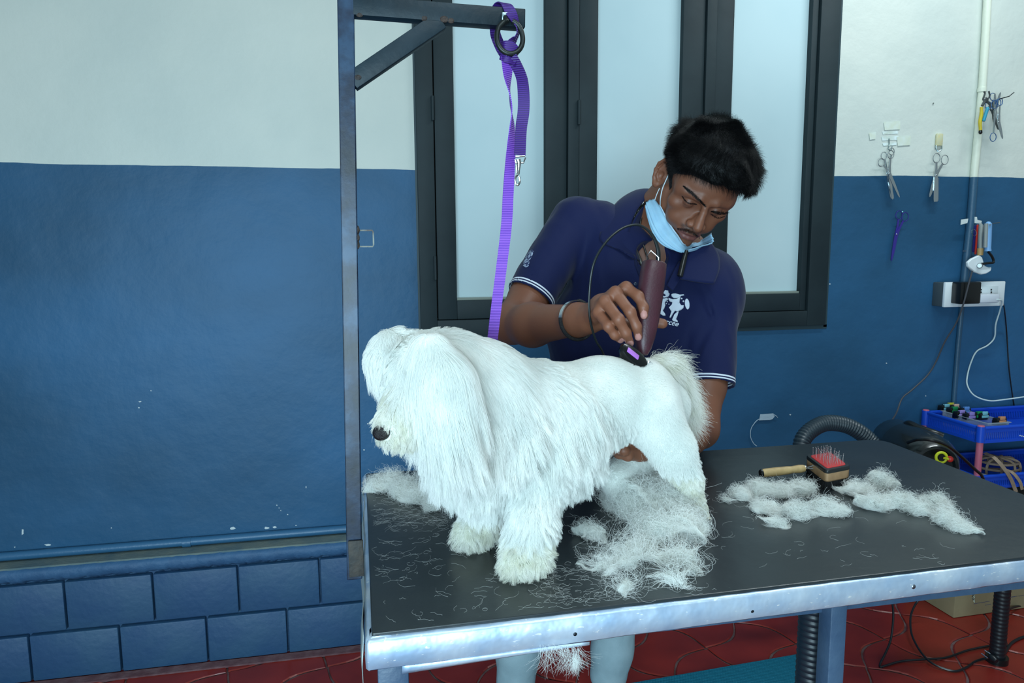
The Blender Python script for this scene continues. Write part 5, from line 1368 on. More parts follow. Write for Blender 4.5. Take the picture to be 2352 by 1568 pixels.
COREM = mat('fluff_core', (234, 240, 240), 0.95, var=(246, 248, 248), vscale=60)
WF = (COREM, FUR)
fluff('shed_fur_pile', [(1440, 1130, .036, .045), (1500, 1140, .045, .06), (1535, 1185, .045, .055), (1470, 1185, .045, .05), (1415, 1160, .028, .03), (1570, 1235, .032, .035), (1505, 1240, .034, .035), (1560, 1300, .022, .018), (1592, 1316, .012, .012), (1555, 1345, .012, .010), (1475, 1275, .024, .02)],
      'large pile of white shed fur heaped under the belly of the dog', 'shed fur', 44000, 0.055, 0.00015, 71, WF, 'shed fur on the table', kind='thing', curl=0.35)
fluff('shed_fur_clump', [(1345, 1228, .012, .014), (1368, 1240, .012, .012)], 'small white fur clump beside the near front paw of the dog', 'shed fur', 3000, 0.034, 0.0001, 72, WF, 'shed fur on the table')
fluff('shed_fur_clump', [(1400, 1310, .014, .010), (1435, 1300, .013, .011), (1440, 1352, .010, .010)], 'thin wispy white fur drawn out towards the front edge of the table', 'shed fur', 2600, 0.07, 0.0001, 73, WF, 'shed fur on the table', curl=0.3)
fluff('shed_fur_clump', [(866, 1125, .018, .016), (900, 1122, .022, .022), (935, 1140, .026, .026), (968, 1152, .024, .022), (990, 1172, .012, .012)], 'white fur clump behind the front of the dog beside the steel post', 'shed fur', 15000, 0.046, 0.00015, 74, WF, 'shed fur on the table')
fluff('shed_fur_clump', [(1664, 1150, .008, .007), (1700, 1142, .015, .012), (1738, 1132, .019, .016), (1792, 1139, .020, .017), (1848, 1130, .017, .015), (1752, 1172, .016, .015), (1830, 1186, .020, .016), (1885, 1172, .020, .016), (1925, 1184, .013, .012), (1782, 1205, .010, .007)],
      'ring shaped white fur clump in front of the wooden pet brush', 'shed fur', 20000, 0.042, 0.00014, 75, WF, 'shed fur on the table', curl=0.7)
fluff('shed_fur_clump', [(1975, 1135, .018, .016), (2022, 1122, .020, .022), (2010, 1165, .018, .016), (2062, 1160, .021, .018), (2100, 1175, .018, .014), (2145, 1172, .022, .020), (2172, 1200, .020, .016), (2205, 1218, .012, .010)],
      'long white fur clump right of the pet brush reaching towards the table corner', 'shed fur', 20000, 0.044, 0.00014, 76, WF, 'shed fur on the table', curl=0.7)
# single hairs scattered on the rubber
rg = np.random.default_rng(9)
def scatter(n, boxes, ln, name, label, r=0.00009, kind='stuff'):
    S = []
    for x0, y0, x1, y1, c_ in boxes:
        for i in range(c_):
            t, u = rg.random(), rg.random(); p = atz(x0 + (x1-x0)*t, y0 + (y1-y0)*u, TZ); a = rg.uniform(-.8, .8) + (math.pi if rg.random() < .5 else 0); k_ = rg.normal()*0.35; l = ln*rg.uniform(.3, 1.3); pts = []
            for q in range(8):
                pts.append((p.x, p.y, TZ + 0.0005 + abs(math.sin(q*.8 + i))*0.0012)); p = p + Vector((math.cos(a), math.sin(a), 0))*l/7; a += k_ + rg.normal()*.12
            ok = all(-0.003 < q_[0] < 1.16 and 0.84 < q_[1] < 1.46 for q_ in pts)
            if ok: S.append(pts)
    o = strands_object(name, np.array(S, np.float32), r, FUR, None, 0.6); tag(o, label, 'loose hair', kind=kind); return o
scatter(0, [(845, 1170, 1040, 1330, 110), (845, 1330, 1250, 1430, 40), (1240, 1290, 1450, 1400, 170), (1600, 1150, 2200, 1300, 50), (1300, 1100, 1640, 1380, 90), (845, 1130, 1030, 1210, 170)], 0.028, 'loose_hair', 'single white hairs scattered over the black rubber table top')
# tuft caught under the front edge
S = []; o0 = Vector((at(1290, 1485, .8285).x, .8265, at(1290, 1495, .8285).z))
for i in range(130):
    px, py = 1240 + 95*rg.random(), 1488 + rg.normal()*4 - 0; p = at(px, py, .8262); d = Vector((rg.normal()*.5 + .35, rg.normal()*.12 - .1, -1)).normalized(); pts = []; k_ = rg.normal()*.22
    py_off = (px-1240)/95*(-12); p.z -= py_off*0.0000
    for q in range(8):
        pts.append(tuple(p)); p = p + d*0.0052*rg.uniform(.7, 1.2); d = (d + Vector((k_, rg.normal()*.05, rg.normal()*.08)) + Vector((0.06, 0, 0))).normalized()
    S.append(pts)
for i in range(160):
    p = at(1322 + rg.normal()*5, 1512 + rg.normal()*8, .826); d = Vector((rg.normal()*.4, rg.normal()*.2, -1)).normalized(); pts = []
    for q in range(8): pts.append(tuple(p)); p = p + d*0.0022; d = (d + Vector((rg.normal()*.2, 0, rg.normal()*.1))).normalized()
    S.append(pts)
tag(strands_object('shed_fur_tuft', np.array(S, np.float32), 0.0001, FUR, None, 0.5), 'white fur tuft hanging from the front metal edge of the table', 'shed fur', 'shed fur on the table')
# ------------------------------------------------------------------ pipes, sockets and cables on the wall
def yw(d): return YW - d
PIPEW = mat('white_pipe', (216, 222, 206), 0.4, bump=0.1); PIPEB = mat('blue_pipe', (44, 84, 112), 0.45, bump=0.2)
pv_ = empty('wall_pipe', at(2237, 405, yw(.013)), 'vertical wall pipe, white above and blue below, ending at the socket box', 'pipe')
pth = [(2269, -20), (2263, 90), (2256, 205), (2246, 310), (2237, 407)]
B().tube([at(a, c, yw(.0135)) for a, c in pth], 0.0128, n=18).build('upper_pipe', PIPEW, pv_)
pth = [(2237, 407), (2230, 500), (2222, 575), (2214, 650)]
B().tube([at(a, c, yw(.0135)) for a, c in pth], 0.0132, n=18).build('lower_pipe', PIPEB, pv_)
B().tube([at(2255.5, 202, yw(.0135)), at(2255, 211, yw(.0135))], 0.0148, n=18).build('coupling', PIPEW, pv_)
b = B().box(at(2228, 576, yw(.014)), (0.05, 0.012, 0.006)).build('clamp', mat('old_clamp', (90, 110, 130), .5, .4), pv_)
p2 = B().tube([at(2209, 704, yw(.008)), at(2200, 800, yw(.008)), at(2190, 930, yw(.008)), at(2186, 985, yw(.008))], 0.0085, n=12)
tag(p2.build('cable_conduit', PIPEB), 'thin blue conduit running down the wall below the socket box', 'pipe')
# socket box
f0, f1 = at(2170, 648, 2.195), at(2303, 702, 2.195)
sw_ = f1.x - f0.x; sh_ = f0.z - f1.z; scx = Vector(((f0.x+f1.x)/2, 2.2, (f0.z+f1.z)/2))
skt = empty('socket_box', scx, 'white wall socket box with a dark back box carrying plugs', 'socket box')
B().box((scx.x-0.001, (2.201+YW)/2, scx.z), (sw_*0.985, YW-2.201, sh_*0.96), bev=.003).build('back_box', mat('grey_back_box', (66, 78, 84), 0.5), skt)
WPL = mat('white_plastic', (224, 232, 236), 0.35)
B().box((scx.x, 2.196, scx.z), (sw_, 0.012, sh_), bev=.003).build('face_plate', WPL, skt)
for (a, c), (d, e) in (((2193, 660), (2204, 692)), ((2249, 657), (2290, 694))):
    g0, g1 = at(a, c, 2.189), at(d, e, 2.189)
    B().box(((g0.x+g1.x)/2, 2.1895, (g0.z+g1.z)/2), (g1.x-g0.x, 0.002, g0.z-g1.z), bev=.0008).build('socket_insert', mat('socket_grey', (206, 216, 220), 0.4), skt)
for px in (2253.5, 2277):
    for dy in (-3, 3): B().box(at(px, 668+dy, 2.1875), (0.005, 0.001, 0.0055)).build('socket_hole', BKP, skt)
g0, g1 = at(2206, 648, 2.15), at(2249, 697, 2.15)
ad = empty('power_adapter', at(2227, 672, 2.188), 'square black power adapter plugged into the socket box', 'adapter')
B().box(((g0.x+g1.x)/2, 2.166, (g0.z+g1.z)/2), (g1.x-g0.x, 0.042, g0.z-g1.z), bev=.004).build('adapter_body', BKP, ad)
g0, g1 = at(2248, 676, 2.16), at(2290, 694, 2.16)
ch = empty('usb_charger', at(2270, 684, 2.188), 'flat white charger plugged into the right half of the socket box', 'charger')
B().box(((g0.x+g1.x)/2, 2.168, (g0.z+g1.z)/2), (g1.x-g0.x, 0.036, g0.z-g1.z), bev=.004).build('charger_body', mat('charger_white', (210, 216, 226), 0.3), ch)
def cable(name, pts, r, m, label, cat='cable', n=8, group=None, loc=None):
    o = B().tube(spline([at(*p) for p in pts], n), r, n=8).build(name, m); tag(o, label, cat, group); return o
cable('charging_cable', [(2280, 688, 2.16), (2292, 688, 2.15), (2301, 692, 2.16), (2296, 715, 2.19), (2287, 745, 2.21), (2284, 775, 2.225), (2268, 793, 2.235), (2244, 806, 2.24), (2231, 830, 2.24), (2222, 862, 2.24), (2222, 885, 2.235), (2238, 908, 2.22), (2272, 920, 2.20), (2310, 917, 2.19), (2360, 910, 2.18)], 0.0026, mat('cable_white', (206, 222, 222), 0.4), 'white charging cable curling down from the white charger')
cable('grey_cable', [(2233, 622, 2.13), (2224, 655, 2.135), (2212, 700, 2.145), (2196, 742, 2.17), (2170, 785, 2.20), (2150, 830, 2.22), (2130, 862, 2.225), (2095, 895, 2.22), (2072, 915, 2.21), (2058, 950, 2.16), (2038, 978, 2.05), (2018, 996, 1.96), (2000, 1012, 1.90)], 0.0028, mat('cable_grey', (70, 72, 78), 0.45), 'grey cable slanting from the hanging tools down to the dryer')
cable('black_wall_cable', [(2300, 690, 2.188), (2306, 704, 2.21), (2312, 760, 2.24), (2318, 850, 2.243), (2330, 938, 2.243), (2336, 980, 2.243)], 0.0022, BKP, 'thin black cable running down the wall right of the socket box')
# crumpled tape with a string
tp_ = empty('wall_tape', at(1755, 957, yw(.002)), 'crumpled pale tape with a frayed string stuck low on the blue wall', 'tape')
PT = mat('pale_tape', (168, 190, 206), 0.6, bump=0.3)
tpp = [(1743, 965), (1746, 951), (1776, 949), (1779, 956), (1774, 962), (1768, 964)]
B().prism([at(a, c, yw(.0035)) for a, c in tpp], (0, -0.0012, 0), 0).build('tape_strip', PT, tp_)
B().tube(spline([at(1776, 951, yw(.004)), at(1783, 955, yw(.006)), at(1786, 959, yw(.004))], 4), 0.0012, n=6).build('string', PT, tp_)
B().tube(spline([at(1743, 962, yw(.004)), at(1734, 970, yw(.005)), at(1725, 985, yw(.004)), at(1724, 1003, yw(.004)), at(1731, 1018, yw(.004)), at(1738, 1024, yw(.004))], 6), 0.0014, n=6).build('string', PT, tp_)

# ------------------------------------------------------------------ hanging scissors
def scissors(name, label, pivot, rings, tips, m, d=.012, rw=9, bw=6, group='scissors hung on the wall', comb=None, rod=0.0013, m2=None):
    y = yw(d); pv = at(*pivot, y); t = empty(name, pv, label, 'scissors', group)
    for i, ((rx, ry, rr_), (tx, ty)) in enumerate(zip(rings, tips)):
        yy = y - 0.0022*i; c = at(rx, ry, yy); r3 = (at(rx+rr_, ry, yy) - c).length
        B().tube([c + Vector((math.cos(a)*r3, 0, math.sin(a)*r3*1.15)) for a in [2*math.pi*k/18 for k in range(18)]], rod, n=8, closed=True).build('finger_ring', m2 or m, t)
        p = at(*pivot, yy); tip = at(tx, ty, yy); top = c + (p-c).normalized()*r3
        w = (at(pivot[0]+bw/2, pivot[1], yy) - at(pivot[0]-bw/2, pivot[1], yy)).length
        side = (tip-p).normalized().cross(Vector((0, 1, 0))).normalized()
        b_ = B(); b_.ribbon([top, (top+p)/2, p, p + (tip-p)*.5, p + (tip-p)*.9, tip], [side]*6, [w*.55, w*.6, w*1.1, w*.95, w*.6, w*.2] if not (comb == i) else [w*.55, w*.6, w*1.0, w*1.2, w*1.2, w*1.0], 0.0016)
        if comb == i:
            for k in range(26):
                q = p + (tip-p)*(.12 + .86*k/26); b_.box(q + side*(w*.62), (w*.55, 0.0014, 0.0010))
        b_.build('blade', m, t)
    B().ball(at(*pivot, y - .003), 0.0028, n=6).build('pivot_screw', CH, t); return t
STS = mat('scissor_steel', (206, 216, 220), 0.2, 0.95, bump=0.05)
scissors('scissors', 'silver scissors hanging open in front of another pair, below the tape patch', (2043, 398), [(2024, 373, 7), (2046, 355, 7)], [(2050, 458), (2066, 453)], STS, .020)
scissors('scissors', 'silver scissors hanging behind the open pair, below the tape patch', (2040, 402), [(2030, 358, 6.5), (2048, 348, 6)], [(2047, 456), (2052, 456)], STS, .012)
scissors('thinning_scissors', 'silver thinning scissors with one toothed blade hanging under the small holder', (2150, 402), [(2151, 363, 8), (2170, 367, 8)], [(2135, 452), (2149, 463)], STS, .018, comb=1, bw=8)
PSC = mat('violet_scissors', (70, 60, 160), 0.3, 0.5)
scissors('scissors', 'violet scissors hanging closed on the blue wall below the silver pairs', (2059, 538), [(2065, 494, 7.5), (2079, 498, 7.5)], [(2047, 599), (2048, 597)], PSC, .012, bw=7)
nl = B(); nl.cyl(at(2073, 486, yw(0)), at(2073, 486, yw(.02)), .002, n=8); tag(nl.build('wall_nail', mat('nail', (110, 160, 160), .4, .6)), 'small nail holding the violet scissors', 'nail')
tg = mat('scissor_tang', (130, 150, 155), .3, .9)
# tape smears and hook above the left scissors
ts = empty('tape_patch', at(2045, 310, yw(.001)), 'messy strips of clear tape holding a hook on the white wall', 'tape')
TPM = mat('clear_tape', (222, 236, 236), 0.25, var=(196, 208, 196), vscale=40); TPO = mat('yellowed_tape', (208, 216, 200), 0.6, var=(214, 224, 216), vscale=50)
for i, (x0, y0, x1, y1, m_) in enumerate(((2026, 300, 2063, 309, TPM), (2024, 312, 2064, 323, TPM), (2027, 327, 2060, 335, TPM), (2030, 278, 2068, 299, TPO), (1996, 303, 2012, 321, TPO), (2060, 312, 2092, 335, TPO))):
    p_ = [(x0, y0+2), (x1, y0), (x1-1, y1-2), (x0+2, y1)]
    B().prism([at(a, c, yw(.0006 + .0004*i)) for a, c in p_], (0, -.0005, 0)).build('tape_strip', m_, ts, smooth=False)
B().tube(spline([at(2042, 318, yw(.003)), at(2042, 334, yw(.005)), at(2040, 342, yw(.018)), at(2046, 345, yw(.026)), at(2049, 336, yw(.024))], 5), .0016, n=8).build('hook', tg, ts)
# adhesive holder
hd = empty('adhesive_hook', at(2155, 322, yw(.004)), 'small yellowed adhesive holder on the white wall above the thinning scissors', 'hook')
B().box(at(2157, 321, yw(.005)), (0.026, 0.009, 0.042), bev=.003).build('holder_plate', mat('holder_beige', (196, 200, 172), 0.5, var=(206, 196, 150), vscale=90), hd)
B().tube(spline([at(2150, 334, yw(.010)), at(2150, 342, yw(.016)), at(2156, 348, yw(.022)), at(2162, 343, yw(.022)), at(2163, 336, yw(.012))], 5), .0022, n=8).build('hook', tg, hd)
B().cyl(at(2144, 237, yw(.0)), at(2144, 237, yw(.004)), .0022, n=8).build('wall_nail', mat('nail_dark', (90, 96, 90), .6)); 
tag(bpy.data.objects['wall_nail.001'], 'tiny dark nail alone on the white wall', 'nail')

# ------------------------------------------------------------------ tools on the upper rod
rod = empty('hanging_rod', at(2300, 226, yw(0)), 'bent dark rod sticking out of the white wall with tools hung on it', 'rod')
B().tube([at(2283, 230, YW), at(2292, 229, yw(.05)), at(2300, 226, yw(.08)), at(2318, 221, yw(.10)), at(2329, 212, yw(.10))], .0017, n=8).build('rod_bar', mat('dark_rod', (50, 56, 58), .4, .6), rod)
pl_ = empty('pliers', at(2266, 228, yw(.03)), 'nail pliers with one yellow and one teal handle hung beside the white pipe', 'pliers')
GM = mat('gun_metal', (92, 98, 100), .35, .7)
yy = 2.195
b = B(); b.tube(spline([at(2271, 209, yy), at(2273, 220, yy), at(2268, 228, yy), at(2258, 229, yy), at(2262, 215, yy), at(2260, 210, yy)], 5), .0028, n=8); b.ball(at(2264, 230, yy), .011, n=8, sc=(1, .4, .9)); b.tube([at(2262, 232, yy), at(2256, 243, yy)], .0048, n=8); b.tube([at(2266, 232, yy), at(2274, 240, yy), at(2272, 248, yy)], .0042, n=8); b.build('jaws', GM, pl_)
B().tube(spline([at(2254, 246, yy), at(2254, 262, yy), at(2251, 280, yy), at(2252, 299, yy)], 5), [.0052]*4 + [.0058]*8 + [.0052]*4, n=12).build('handle', mat('yellow_grip', (196, 176, 40), .5), pl_)
B().tube([at(2252, 299, yy), at(2252, 305, yy), at(2251.5, 308, yy)], [.0056, .0062, .003], n=12).build('handle_end', BKP, pl_)
B().tube(spline([at(2269, 246, yy-.006), at(2264, 262, yy-.006), at(2259, 278, yy-.006)], 5), [.0042] + [.0056]*9 + [.005], n=12).build('handle', mat('teal_grip', (40, 140, 170), .5), pl_)
BLR = mat('blue_rings', (60, 100, 150), .35, .3)
scissors('scissors', 'silver scissors with red and blue ring hung upside on the rod, ring lowest', (2286, 252), [(2281, 315, 7), (2293, 236, 6)], [(2285, 214), (2298, 212)], STS, .045, group='tools on the upper rod', m2=BLR)
scissors('scissors', 'small silver scissors with blue rings hanging by the bent rod, points down', (2294, 280), [(2284, 240, 7), (2297, 234, 6)], [(2303, 319), (2298, 300)], STS, .06, group='tools on the upper rod', m2=BLR)
scissors('scissors', 'dark scissors with a blue ring hung between the pliers and the silver pairs', (2282, 262), [(2270, 243, 7), (2280, 222, 6)], [(2283, 282), (2293, 298)], GM, .035, group='tools on the upper rod', m2=BLR)
# ------------------------------------------------------------------ tools below
rr0 = empty('wall_bracket', at(2216, 510, yw(.0)), 'torn white tape pieces either side of the pipe above the hanging brushes', 'tape')
for P__ in ([(2207, 504), (2223, 502), (2221, 512), (2206, 516)], [(2238, 498), (2243, 498), (2244, 505), (2254, 507), (2253, 514), (2238, 512)]):
    B().prism([at(a, c, yw(.026)) for a, c in P__], (0, -.002, 0)).build('tape_piece', mat('white_tag', (206, 216, 216), .5), rr0, smooth=False)
B().tube([at(2262, 514, YW), at(2280, 513, yw(.06)), at(2297, 511, yw(.07))], .0014, n=8).build('support_wire', GM, rr0)
t = empty('grooming_brush', at(2252, 600, yw(.05)), 'grey handled brush with round white head hanging by the socket box', 'brush')
y1_ = 2.185
B().tube([at(2252, 514, y1_), at(2254, 520, y1_), at(2252, 545, y1_), at(2252, 570, y1_)], [.005, .0085, .0072, .0068], n=14).build('handle', mat('grey_handle', (142, 148, 146), .5), t)
B().tube([at(2252, 570, y1_), at(2251, 586, y1_)], [.0105, .0095], n=14).build('ferrule', mat('tan_ferrule', (176, 144, 92), .5), t)
hv_ = [at(a, c, y1_-.004) for a, c in ((2243, 586), (2250, 590), (2253, 600), (2256, 610), (2266, 614), (2272, 613), (2270, 622), (2260, 628), (2248, 630), (2232, 624), (2218, 612), (2217, 602), (2226, 594))]
B().prism(hv_, (0, -.012, 0)).build('brush_head', WPL, t, bev=.003)
B().cyl(at(2250, 610, y1_-.020), at(2250, 610, y1_-.028), .010, r2=.007, n=14).build('hub', mat('hub_grey', (150, 156, 158), .3, .4), t)
t = empty('grooming_rake', at(2270, 545, yw(.07)), 'tool with pale blue and grey handle and black loop hanging beside the brush', 'tool')
y2_ = 2.165
B().tube([at(2271, 509, y2_), at(2270, 514, y2_), at(2270, 540, y2_), at(2269, 570, y2_), at(2269, 576, y2_)], [.005, .0115, .0105, .010, .0112], n=16).build('handle', mat('pale_blue_handle', (118, 166, 214), .45), t)
B().tube([at(2265, 513, y2_-.006), at(2264, 540, y2_-.006), at(2263, 568, y2_-.006)], .0066, n=12).build('grip_insert', mat('grey_handle', (142, 148, 146), .5), t)
B().cyl(at(2274, 516, y2_-.008), at(2274, 516, y2_-.014), .0028, n=10).build('hanging_hole', BKP, t)
B().tube(spline([at(2270, 578, y2_), at(2279, 590, y2_), at(2282, 602, y2_), at(2270, 604, y2_), at(2254, 606, y2_)], 5), .0042, n=10).build('loop_head', BKP, t)
t = empty('comb', at(2240, 550, yw(.03)), 'red and navy comb hanging against the pipe behind the brush handle', 'comb')
B().box(at(2243, 550, 2.20), (.006, .006, .105), bev=.002).build('red_spine', mat('red_plastic', (186, 50, 36), .4), t)
B().box(at(2238, 548, 2.205), (.010, .005, .095), bev=.002).build('navy_spine', mat('navy_plastic', (26, 32, 96), .4), t)
rg_ = [at(2237, 534, 2.19) + Vector((math.cos(a)*.0095, .003*math.sin(a), math.sin(a)*.0115)) for a in [2*math.pi*k/20 for k in range(20)]]
B().tube(rg_, .0009, n=6, closed=True).build('key_ring', CH, t)

# ------------------------------------------------------------------ corrugated hose, dryer on its stand
def ribbed(name, pts, r, m, parent=None, pitch=.0085, depth=.0022, n=18):
    P = spline(pts, 14); out = [P[0]]; acc = 0
    # resample evenly
    L_ = [0]
    for a, c in zip(P[:-1], P[1:]): L_.append(L_[-1] + (c-a).length)
    N_ = int(L_[-1]/(pitch/4)); res = []; j = 0
    for i in range(N_+1):
        s_ = L_[-1]*i/N_
        while j < len(L_)-2 and L_[j+1] < s_: j += 1
        t_ = (s_-L_[j])/max(L_[j+1]-L_[j], 1e-9); res.append(P[j]*(1-t_) + P[j+1]*t_)
    rad = [r + (0, depth*.6, depth, depth*.6)[i % 4] for i in range(N_+1)]
    return B().tube(res, rad, n=n).build(name, m, parent)
HOSE = mat('hose_plastic', (42, 58, 68), .38)
hs = ribbed('dryer_hose', [at(1838, 1045, 1.85), at(1843, 1012, 1.86), at(1862, 988, 1.87), at(1895, 972, 1.88), at(1935, 974, 1.88), at(1968, 988, 1.87), at(1996, 1010, 1.86), at(2020, 1040, 1.84)], .0225, HOSE)
tag(hs, 'ribbed dark dryer hose arching up behind the far edge of the table', 'hose')
DB = mat('dryer_black', (20, 26, 28), .28, coat=.3)
dr = empty('pet_dryer', (at(2290, 1522, 1.69).x, 1.69, 0), 'black pet dryer on a ribbed black stand behind the right side of the table', 'dryer')
fc = at(2150, 1072, 1.66); bk = at(2050, 1010, 1.96); dx = (fc-bk).normalized(); fx, fy, _f = frame(dx, (1, 0, 0))
rings_mesh('dryer_body', [(bk - dx*.03, fx, fy, .02, .02), (bk - dx*.02, fx, fy, .05, .05), (bk + dx*.02, fx, fy, .072, .072), (bk + dx*.12, fx, fy, .078, .078), (bk + dx*.122, fx, fy, .082, .082), (fc - dx*.05, fx, fy, .080, .080), (fc - dx*.01, fx, fy, .066, .066), (fc, fx, fy, .058, .058), (fc + dx*.001, fx, fy, .05, .05), (fc - dx*.008, fx, fy, .046, .046)], DB, dr, sq=2.0, n=36)
kx = at(2162, 1050, 1.635); kr = B(); kr.tube([kx + fx*(math.cos(a)*.0135) + fy*(math.sin(a)*.0135) for a in [2*math.pi*k/20 for k in range(20)]], .0038, n=8, closed=True); kr.cyl(kx, kx + dx*.02 + Vector((.012, 0, 0)), .0035, n=10); kr.build('yellow_dial', mat('yellow_dial', (206, 214, 40), .4), dr)
B().ball(at(2182, 1054, 1.625), .0085, n=8).build('red_knob', mat('red_knob', (196, 44, 36), .4), dr)
B().cyl(kx - dx*.006, kx + dx*.008, .008, n=14).build('dial_hub', BKP, dr)
for px, py, y in ((2111, 1033, 1.70), (2067, 986, 1.84)): B().ball(at(px, py, y), .004, n=6).build('screw', CH, dr)
B().tube(spline([at(2078, 980, 1.86), at(2088, 974, 1.84), at(2110, 984, 1.80), at(2140, 994, 1.76), at(2165, 1004, 1.74)], 6), .012, n=12).build('dryer_handle', BKP, dr)
pb = Vector((at(2290, 1522, 1.69).x, 1.69, 0.0)); pb = atz(2289, 1518, 0.0)
ribbed('stand_pole', [pb + Vector((0, 0, .004)), pb + Vector((0, 0, .3)), pb + Vector((0, 0, .50))], .0205, mat('stand_black', (18, 24, 30), .4), dr, pitch=.012, depth=.0012)
B().tube([pb + Vector((0, 0, .49)), Vector((fc.x+.06, fc.y+.10, .62)), Vector(((fc.x+bk.x)/2, (fc.y+bk.y)/2, (fc.z+bk.z)/2 - .06))], .014, n=12).build('stand_arm', BKP, dr)
B().cyl(pb, pb + Vector((0, 0, .018)), .030, n=24).build('stand_foot', BKP, dr)
cable('dryer_cable', [(2085, 1016, 1.70), (2110, 1009, 1.66), (2145, 1012, 1.63), (2180, 1026, 1.62), (2210, 1050, 1.62), (2240, 1078, 1.62), (2256, 1094, 1.62), (2262, 1125, 1.63)], .0042, BKP, 'thick black cable looping over the front of the pet dryer')
hx0 = at(1868, 1450, .945)
h2 = ribbed('corrugated_hose', [Vector((hx0.x, .945, .735)), Vector((hx0.x-.001, .945, .4)), Vector((hx0.x-.002, .945, .024))], .0215, mat('hose_dark', (22, 34, 44), .4), pitch=.0095, depth=.0018)
tag(h2, 'black ribbed hose standing upright beside the front right table leg', 'hose')

# ------------------------------------------------------------------ blue storage rack with its trays
RB = mat('blue_plastic', (20, 78, 206), .35); RP = mat('pink_plastic', (196, 104, 128), .45)
yF = 2.215; fl = at(2127, 943, yF); xL = fl.x; zT = fl.z
rn = ray(2253, 985); yN = xL*rn.y/rn.x; xR = xL + .50; zB = .351
print('rack', xL, yN, zT, at(2253, 985, yN).z)
rack = empty('storage_rack', (xL+.2, (yN+yF)/2, zB), 'blue plastic storage rack with pink posts standing by the wall behind the dryer', 'rack')
def tray(z, h=.05):
    b_ = B(); t_ = .003
    def wallp(x0, y0, x1, y1):
        L_ = math.hypot(x1-x0, y1-y0); n_ = int(L_/.0075); ux, uy = (x1-x0)/L_, (y1-y0)/L_
        along = Matrix(((ux, -uy, 0), (uy, ux, 0), (0, 0, 1)))
        mx_, my_ = (x0+x1)/2, (y0+y1)/2
        b_.box((mx_, my_, z-.006), (L_, .012, .010), R=along, bev=.003); b_.box((mx_, my_, z-h), (L_, .006, .010), R=along); b_.box((mx_, my_, z-.016), (L_, .004, .012), R=along)
        for k in range(n_): b_.box((x0+ux*(k+.5)*L_/n_, y0+uy*(k+.5)*L_/n_, z-h*.55), (.0036, .003, h*.8), R=along)
    wallp(xL, yN, xR, yN); wallp(xL, yF, xR, yF); wallp(xL, yN, xL, yF); wallp(xR, yN, xR, yF)
    b_.box(((xL+xR)/2, (yN+yF)/2, z-h), (xR-xL, yF-yN, .003))
    for x, y in ((xL, yN), (xR, yN), (xL, yF), (xR, yF)): b_.tube([(x, y, z-h), (x, y, z+.001)], .0135, n=16)
    return b_.build('tray', RB, rack)
hT = .052
tray(zT, hT)
zL = at(2241, 1092, yN).z; tray(zL, .045)
for x, y in ((xL, yN), (xR, yN), (xL, yF), (xR, yF)):
    B().tube([(x, y, zB), (x, y, zT-.03)], .0105, n=16).build('post', RP, rack)
    B().tube([(x, y, zT), (x, y, zT+.004)], [.011, .010], n=16).build('post_cap', RP, rack)
for k, px in enumerate((2343, 2347, 2351)): B().box(at(px, 1000+k, yN-.004), (.004, .001, .003)).build('raised_mark', WPL, rack)
# clear box of clipper combs
bz = zT - hT + .0045
p_l, p_n, p_r = atz(2143, 938, zT+.004), atz(2229, 972, zT+.004), atz(2328, 972, zT+.004)
bx0, bx1 = p_l.x+.006, min(p_r.x, xR-.03); by0, by1 = yN+.018, min(p_l.y, yF-.03)
cb = empty('clear_box', ((bx0+bx1)/2, (by0+by1)/2, bz), 'clear plastic box full of clipper combs in the top tray', 'box')
CLR = mat('clear_plastic', (196, 208, 212), .12, alpha=.32)
b = B(); zc = zT + .004
for c_, d_ in ((((bx0+bx1)/2, by0, (bz+zc)/2), (bx1-bx0, .0015, zc-bz)), (((bx0+bx1)/2, by1, (bz+zc)/2), (bx1-bx0, .0015, zc-bz)), ((bx0, (by0+by1)/2, (bz+zc)/2), (.0015, by1-by0, zc-bz)), ((bx1, (by0+by1)/2, (bz+zc)/2), (.0015, by1-by0, zc-bz)), (((bx0+bx1)/2, (by0+by1)/2, bz), (bx1-bx0, by1-by0, .0015))): b.box(c_, d_)
b.build('box_walls', CLR, cb, smooth=False)
b = B(); 
for c_, d_ in ((((bx0+bx1)/2, by0-.002, zc), (bx1-bx0+.01, .006, .002)), (((bx0+bx1)/2, by1+.002, zc), (bx1-bx0+.01, .006, .002)), ((bx0-.002, (by0+by1)/2, zc), (.006, by1-by0, .002)), ((bx1+.002, (by0+by1)/2, zc), (.006, by1-by0, .002))): b.box(c_, d_)
b.build('box_rim', mat('clear_rim', (170, 184, 192), .2, alpha=.6), cb)
combs = [(2171, 930, (120, 186, 204), 'pale cyan'), (2198, 926, (200, 200, 60), 'yellow'), (2190, 936, (24, 140, 84), 'green, left'), (2212, 929, (214, 178, 160), 'beige'), (2223, 936, (96, 150, 224), 'blue'), (2206, 944, (160, 140, 214), 'lilac, left'), (2228, 949, (150, 130, 204), 'lilac, right'), (2246, 947, (20, 130, 76), 'green, right'), (2266, 947, (120, 190, 204), 'cyan, right'), (2298, 959, (202, 140, 100), 'orange')]
base = None
